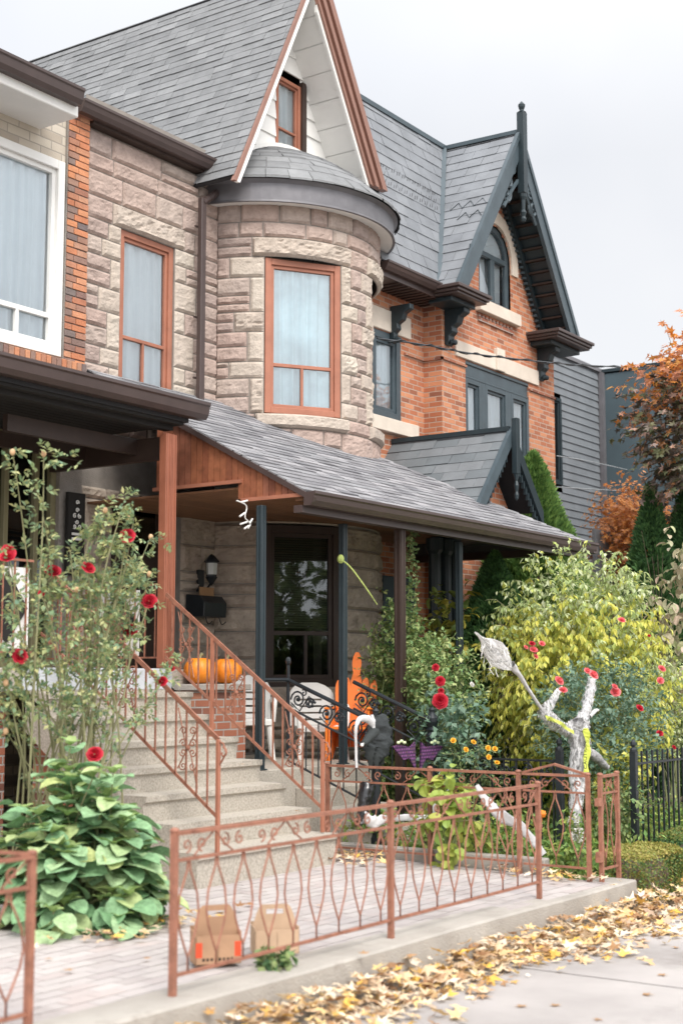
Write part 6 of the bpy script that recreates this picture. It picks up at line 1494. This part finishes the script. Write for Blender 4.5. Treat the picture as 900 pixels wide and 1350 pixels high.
# caution tape
M['tape']=mat('yellow_tape',(.5,.56,.08),.4,.1,5)
def tape(pts,w_,label,up):
    P_=catm(pts,6); b=MB(); vs=[];fs=[]
    for i,p in enumerate(P_):
        o=Vector(up)*w_/2; vs+= [p-o+Vector((0,.01*math.sin(i),0)),p+o+Vector((0,.01*math.cos(i*1.3),0))]
    for i in range(len(P_)-1): fs.append((2*i,2*i+2,2*i+3,2*i+1))
    b.add(vs,fs); o=b.build('caution_tape',M['tape']); tag(o,label,'tape','yellow caution tape')
    return o,P_
t1,_p=tape([g_(720,946,5.62),g_(737,953,5.62),g_(755,966,5.62)],.04,'yellow caution tape stretched from the gauze figure’s left arm',(-.25,.1,1))
t2,_q=tape([g_(772,960,5.6),g_(774,985,5.6),g_(771,1018,5.6)],.065,'yellow caution tape hanging down beside the wrapped trunk',(.9,-.4,0))
def text_on(par_obj,s,loc,size,rot):
    cu=bpy.data.curves.new('lettering','FONT'); cu.body=s; cu.size=size; cu.extrude=.0008; o=bpy.data.objects.new('lettering',cu); col.objects.link(o); o.parent=par_obj
    o.location=Vector(loc)-par_obj.location; o.rotation_euler=rot; me=bpy.data.meshes.new_from_object(o); col.objects.unlink(o); o2=bpy.data.objects.new('lettering',me); col.objects.link(o2); o2.parent=par_obj; o2.location=o.location; o2.rotation_euler=o.rotation_euler; me.materials.clear(); me.materials.append(M['dark']); bpy.data.objects.remove(o); return o2
a=g_(722,951,5.60); e=g_(753,969,5.60); dv_=(e-a); text_on(t1,'CAUTION CAU',a,.045,(R(90),math.atan2(-dv_.z,math.hypot(dv_.x,dv_.y)),math.atan2(dv_.y,dv_.x)))
a=g_(773,1014,5.56); text_on(t2,'CAUTION',a,.055,(R(90),R(-90),R(-20)))
# cloth strips low in the bed
def strip(pts,rad,label,m='white_cloth',name='white_cloth_strip',fl=.45,grp='white cloth strips in the flower bed',seed=0):
    b=MB(); wrinkle(pts,rad,b,amp=.45,flat=fl,seed=seed); return tag(b.build(name,M[m]),label,'cloth',grp)
strip([at(628,1035,Y=5.9),at(640,1055,Y=5.85),at(660,1075,Y=5.75),at(690,1095,Y=5.65),at(716,1127,Y=5.5)],[.02,.035,.05,.04,.03],'long twisted white cloth sloping down behind the front fence',seed=1)
strip([at(478,1074,Y=7.0),at(492,1084,Y=6.95),at(510,1080,Y=6.9),at(540,1078,Y=6.8),at(562,1078,Y=6.7),at(578,1055,Y=6.6),at(598,1040,Y=6.5)],[.03,.06,.03,.03,.035,.03,.02],'white cloth lying at the foot of the patio steps',seed=4)
# black ghoul on the left newel
c=Vector((11.03,7.18,0)); GH=root('ghoul_decoration',(11.03,7.2,.3),'black ragged cloth ghoul hung over the left black newel','halloween decoration')
def N_(x,y,Y=7.1): return at(x,y,Y=Y)
b=MB(); wrinkle([N_(497,942),N_(499,955),N_(499,975),N_(496,990),N_(493,1000)],[.045,.11,.12,.11,.07],b,amp=.35,flat=.6,n=18,seed=3); b.build('hooded_body',mat('black_cloth',(.035,.04,.042),.9,.2,12,.5,30),GH)
for k,(x,y1) in enumerate(((486,1012),(494,1018),(502,1008),(506,998),(489,1002))):
    b=MB(); wrinkle([N_(x,985,7.08),N_(x+1,(985+y1)/2,7.07),N_(x+2,y1,7.08)],[.05,.035,.012],b,amp=.8,flat=.2,seed=k); b.build('rag',M['gauze_black'],GH)
b=MB(); wrinkle([N_(493,965,7.0),N_(484,975,6.98),N_(478,981,6.98)],[.05,.035,.025],b,amp=.3); b.build('sleeve',M['gauze_black'],GH)
b=MB(); b.ball(N_(477,982,6.97),.016,8,6); b.ball(N_(480,979,6.97),.014,8,6); b.build('bony_hand',M['white'],GH)
b=MB(); wrinkle([N_(492,958,7.0),N_(484,948,7.0),N_(474,948,7.0),N_(469,960,7.0),N_(469,985,7.02),N_(470,1012,7.02)],[.02,.035,.025,.015,.012,.012],b,amp=.3,flat=.5); b.build('white_scarf',M['white_cloth'],GH)
b=MB(); wrinkle([N_(492,962,7.0),N_(491,950,7.0),N_(490,942,7.0)],[.015,.025,.01],b); b.build('white_tuft',M['white_cloth'],GH)
BT=root('black_boots',(11.0,7.1,.25),'shiny black boot legs at the foot of the left black newel','boots')
b=MB(); wrinkle([at(485,1035,Y=7.05),at(481,1050,Y=7.05),at(479,1065,Y=7.05),at(478,1078,Y=7.05)],[.07,.065,.05,.045],b,amp=.2,seed=7); wrinkle([at(478,1074,Y=7.05),at(474,1082,Y=6.95),at(471,1086,Y=6.88)],[.045,.04,.025],b,seed=8); b.build('boot',mat('black_vinyl',(.015,.015,.017),.2,.1,spec=.7),BT)
# purple cloth
PC=root('purple_cloth',(11.78,6.98,.9),'purple netted cloth with pointed ends on the right black newel','halloween decoration')
M['purple']=brick_mat('purple_net',(.2,.06,.2),(.28,.1,.28),(.06,.02,.07),w=.03,h=.03,ms=.008)
for s in (-1,1):
    b=MB(); y0=6.96; cx=at(551,990,Y=y0); L_=[at(551+s*33,984,Y=y0),at(551+s*26,982,Y=y0),at(551+s*10,985,Y=y0),at(551+s*4,978,Y=y0)]; B_=[at(551+s*31,987,Y=y0),at(551+s*19,1002,Y=y0),at(551+s*11,999,Y=y0),at(551+s*3,1016,Y=y0)]
    for i in range(3): b.add([L_[i],L_[i+1],B_[i+1],B_[i]]+[p+Vector((0,.015,0)) for p in (L_[i],L_[i+1],B_[i+1],B_[i])],[(0,1,2,3),(7,6,5,4),(0,4,5,1),(2,6,7,3)])
    b.build('wing',M['purple'],PC)
    b=MB(); 
    for k in range(3): b.ball(at(551+s*22+k*4-4,979-(k==1)*2,Y=6.93),.02,8,6,(1.3,.6,.7))
    b.build('pale_puff',mat('pale_lime',(.6,.68,.4),.7,.1),PC)
# orange ball and white blossom cluster in the bed
p=at(714,1073,Y=5.5); b=MB(); b.lathe([(0,0),(.025,.004),(.036,.03),(.028,.055),(.0,.06)],(p.x,p.y,p.z-.03),12); b.tube([(p.x,p.y,p.z+.02),(p.x,p.y+.02,p.z-.3)],.004,4); tag(b.build('pumpkin_pick',M['pumpkin']),'tiny orange pumpkin on a stick behind the end of the front fence','halloween decoration')
p=at(759,1092,Y=5.35); WF=root('white_hydrangea',(p.x,p.y,.1),'white blossom clusters low behind the gate','flowering plant')
rnd=random.Random(6)
for k in range(3):
    b=MB(); q=p+Vector((rnd.uniform(-.06,.06),rnd.uniform(-.05,.05),-.1*k+.05))
    for i in range(70): v=rv(rnd); leaf(b,q+v*.05,v+rv(rnd)*.5,rv(rnd),.02,.018,0)
    b.build('blossom',M['petal_white'],WF)
bush(WF,(p.x,p.y+.05,p.z-.1),(.16,.14,.25),70,6,.05,.035,M['leaf_cover'],seed=4,base=(p.x,p.y,.1),twl=.1)
# tie on the iron post by the rose (yellow plant tie)
b=MB(); b.tube(catm([at(450,738,Y=7.9),at(462,748,Y=7.85),at(480,772,Y=7.75),at(497,797,Y=7.7)],5),[.014]+[.008]*12+[.005]*3,6); b.ball(at(449,737,Y=7.9),.035,8,6,(1,1,1.3)); tag(b.build('plant_tie',mat('lime_ribbon',(.35,.42,.12),.7,.25,30)),'lime green tie stretched from black porch post to the climbing shrub','plant tie')
# ================================================================== WORLD, SUN, CAMERA
w=bpy.data.worlds.new('World'); scene.world=w; w.use_nodes=True; nt=w.node_tree; N=nt.nodes; L=nt.links
bg=N['Background']; sky=N.new('ShaderNodeTexSky'); sky.sky_type='NISHITA'; sky.sun_disc=False
SUN_EL,SUN_AZ=R(48),R(235)      # azimuth of the direction the light comes from, measured from +X counter-clockwise
sky.sun_elevation=SUN_EL; sky.sun_rotation=R(90)-SUN_AZ
tc=N.new('ShaderNodeTexCoord'); sx=N.new('ShaderNodeSeparateXYZ'); L.new(tc.outputs['Generated'],sx.inputs[0])
mr=N.new('ShaderNodeMapRange'); mr.inputs[1].default_value=.35; mr.inputs[2].default_value=1; mr.inputs[3].default_value=.6; mr.inputs[4].default_value=1.3; L.new(sx.outputs['Z'],mr.inputs[0])
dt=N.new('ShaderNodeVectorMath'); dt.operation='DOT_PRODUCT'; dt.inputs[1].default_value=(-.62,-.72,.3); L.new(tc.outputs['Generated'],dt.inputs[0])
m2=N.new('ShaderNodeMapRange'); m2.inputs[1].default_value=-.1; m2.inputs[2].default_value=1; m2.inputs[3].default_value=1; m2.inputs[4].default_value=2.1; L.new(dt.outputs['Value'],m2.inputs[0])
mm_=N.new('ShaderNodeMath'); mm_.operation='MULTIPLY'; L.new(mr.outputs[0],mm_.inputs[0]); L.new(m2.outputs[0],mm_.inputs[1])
nz=N.new('ShaderNodeTexNoise'); nz.inputs['Scale'].default_value=2.6; nz.inputs['Detail'].default_value=4; nz.inputs['Roughness'].default_value=.45; L.new(tc.outputs['Generated'],nz.inputs['Vector'])
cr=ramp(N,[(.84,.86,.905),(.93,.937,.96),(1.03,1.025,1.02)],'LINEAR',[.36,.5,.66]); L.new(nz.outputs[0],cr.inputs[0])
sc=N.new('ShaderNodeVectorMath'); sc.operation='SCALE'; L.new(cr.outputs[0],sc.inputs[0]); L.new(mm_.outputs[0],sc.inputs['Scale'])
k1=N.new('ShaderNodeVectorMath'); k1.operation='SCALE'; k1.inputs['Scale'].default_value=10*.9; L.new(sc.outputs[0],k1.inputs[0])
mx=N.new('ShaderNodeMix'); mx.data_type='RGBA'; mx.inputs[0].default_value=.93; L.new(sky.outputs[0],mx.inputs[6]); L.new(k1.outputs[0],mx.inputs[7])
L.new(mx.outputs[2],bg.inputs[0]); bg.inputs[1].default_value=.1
sl_=bpy.data.lights.new('sun','SUN'); sl_.energy=1.5; sl_.angle=R(22); sl_.color=(1,.95,.88); so_=bpy.data.objects.new('sun',sl_); col.objects.link(so_)
dv=Vector((math.cos(SUN_AZ)*math.cos(SUN_EL),math.sin(SUN_AZ)*math.cos(SUN_EL),math.sin(SUN_EL))); so_.rotation_euler=dv.to_track_quat('Z','Y').to_euler(); so_.location=dv*40
scene.view_settings.view_transform='Standard'; scene.view_settings.look='None'; scene.view_settings.exposure=.88; scene.view_settings.gamma=1
cam=bpy.data.cameras.new('camera'); co=bpy.data.objects.new('camera',cam); col.objects.link(co); scene.camera=co
cam.sensor_fit='VERTICAL'; cam.sensor_height=36; cam.lens=50; cam.clip_end=2000; co.location=(0,0,EYE)
fw=Vector((math.cos(PIT)*_d[0],math.cos(PIT)*_d[1],math.sin(PIT))); co.rotation_euler=fw.to_track_quat('-Z','Y').to_euler()
cam.dof.use_dof=True; cam.dof.focus_distance=16.; cam.dof.aperture_fstop=1.7
scene.cycles.max_bounces=6; scene.cycles.diffuse_bounces=3; scene.cycles.transparent_max_bounces=12
for o in list(bpy.data.objects):
    if '_org' in o: del o['_org']
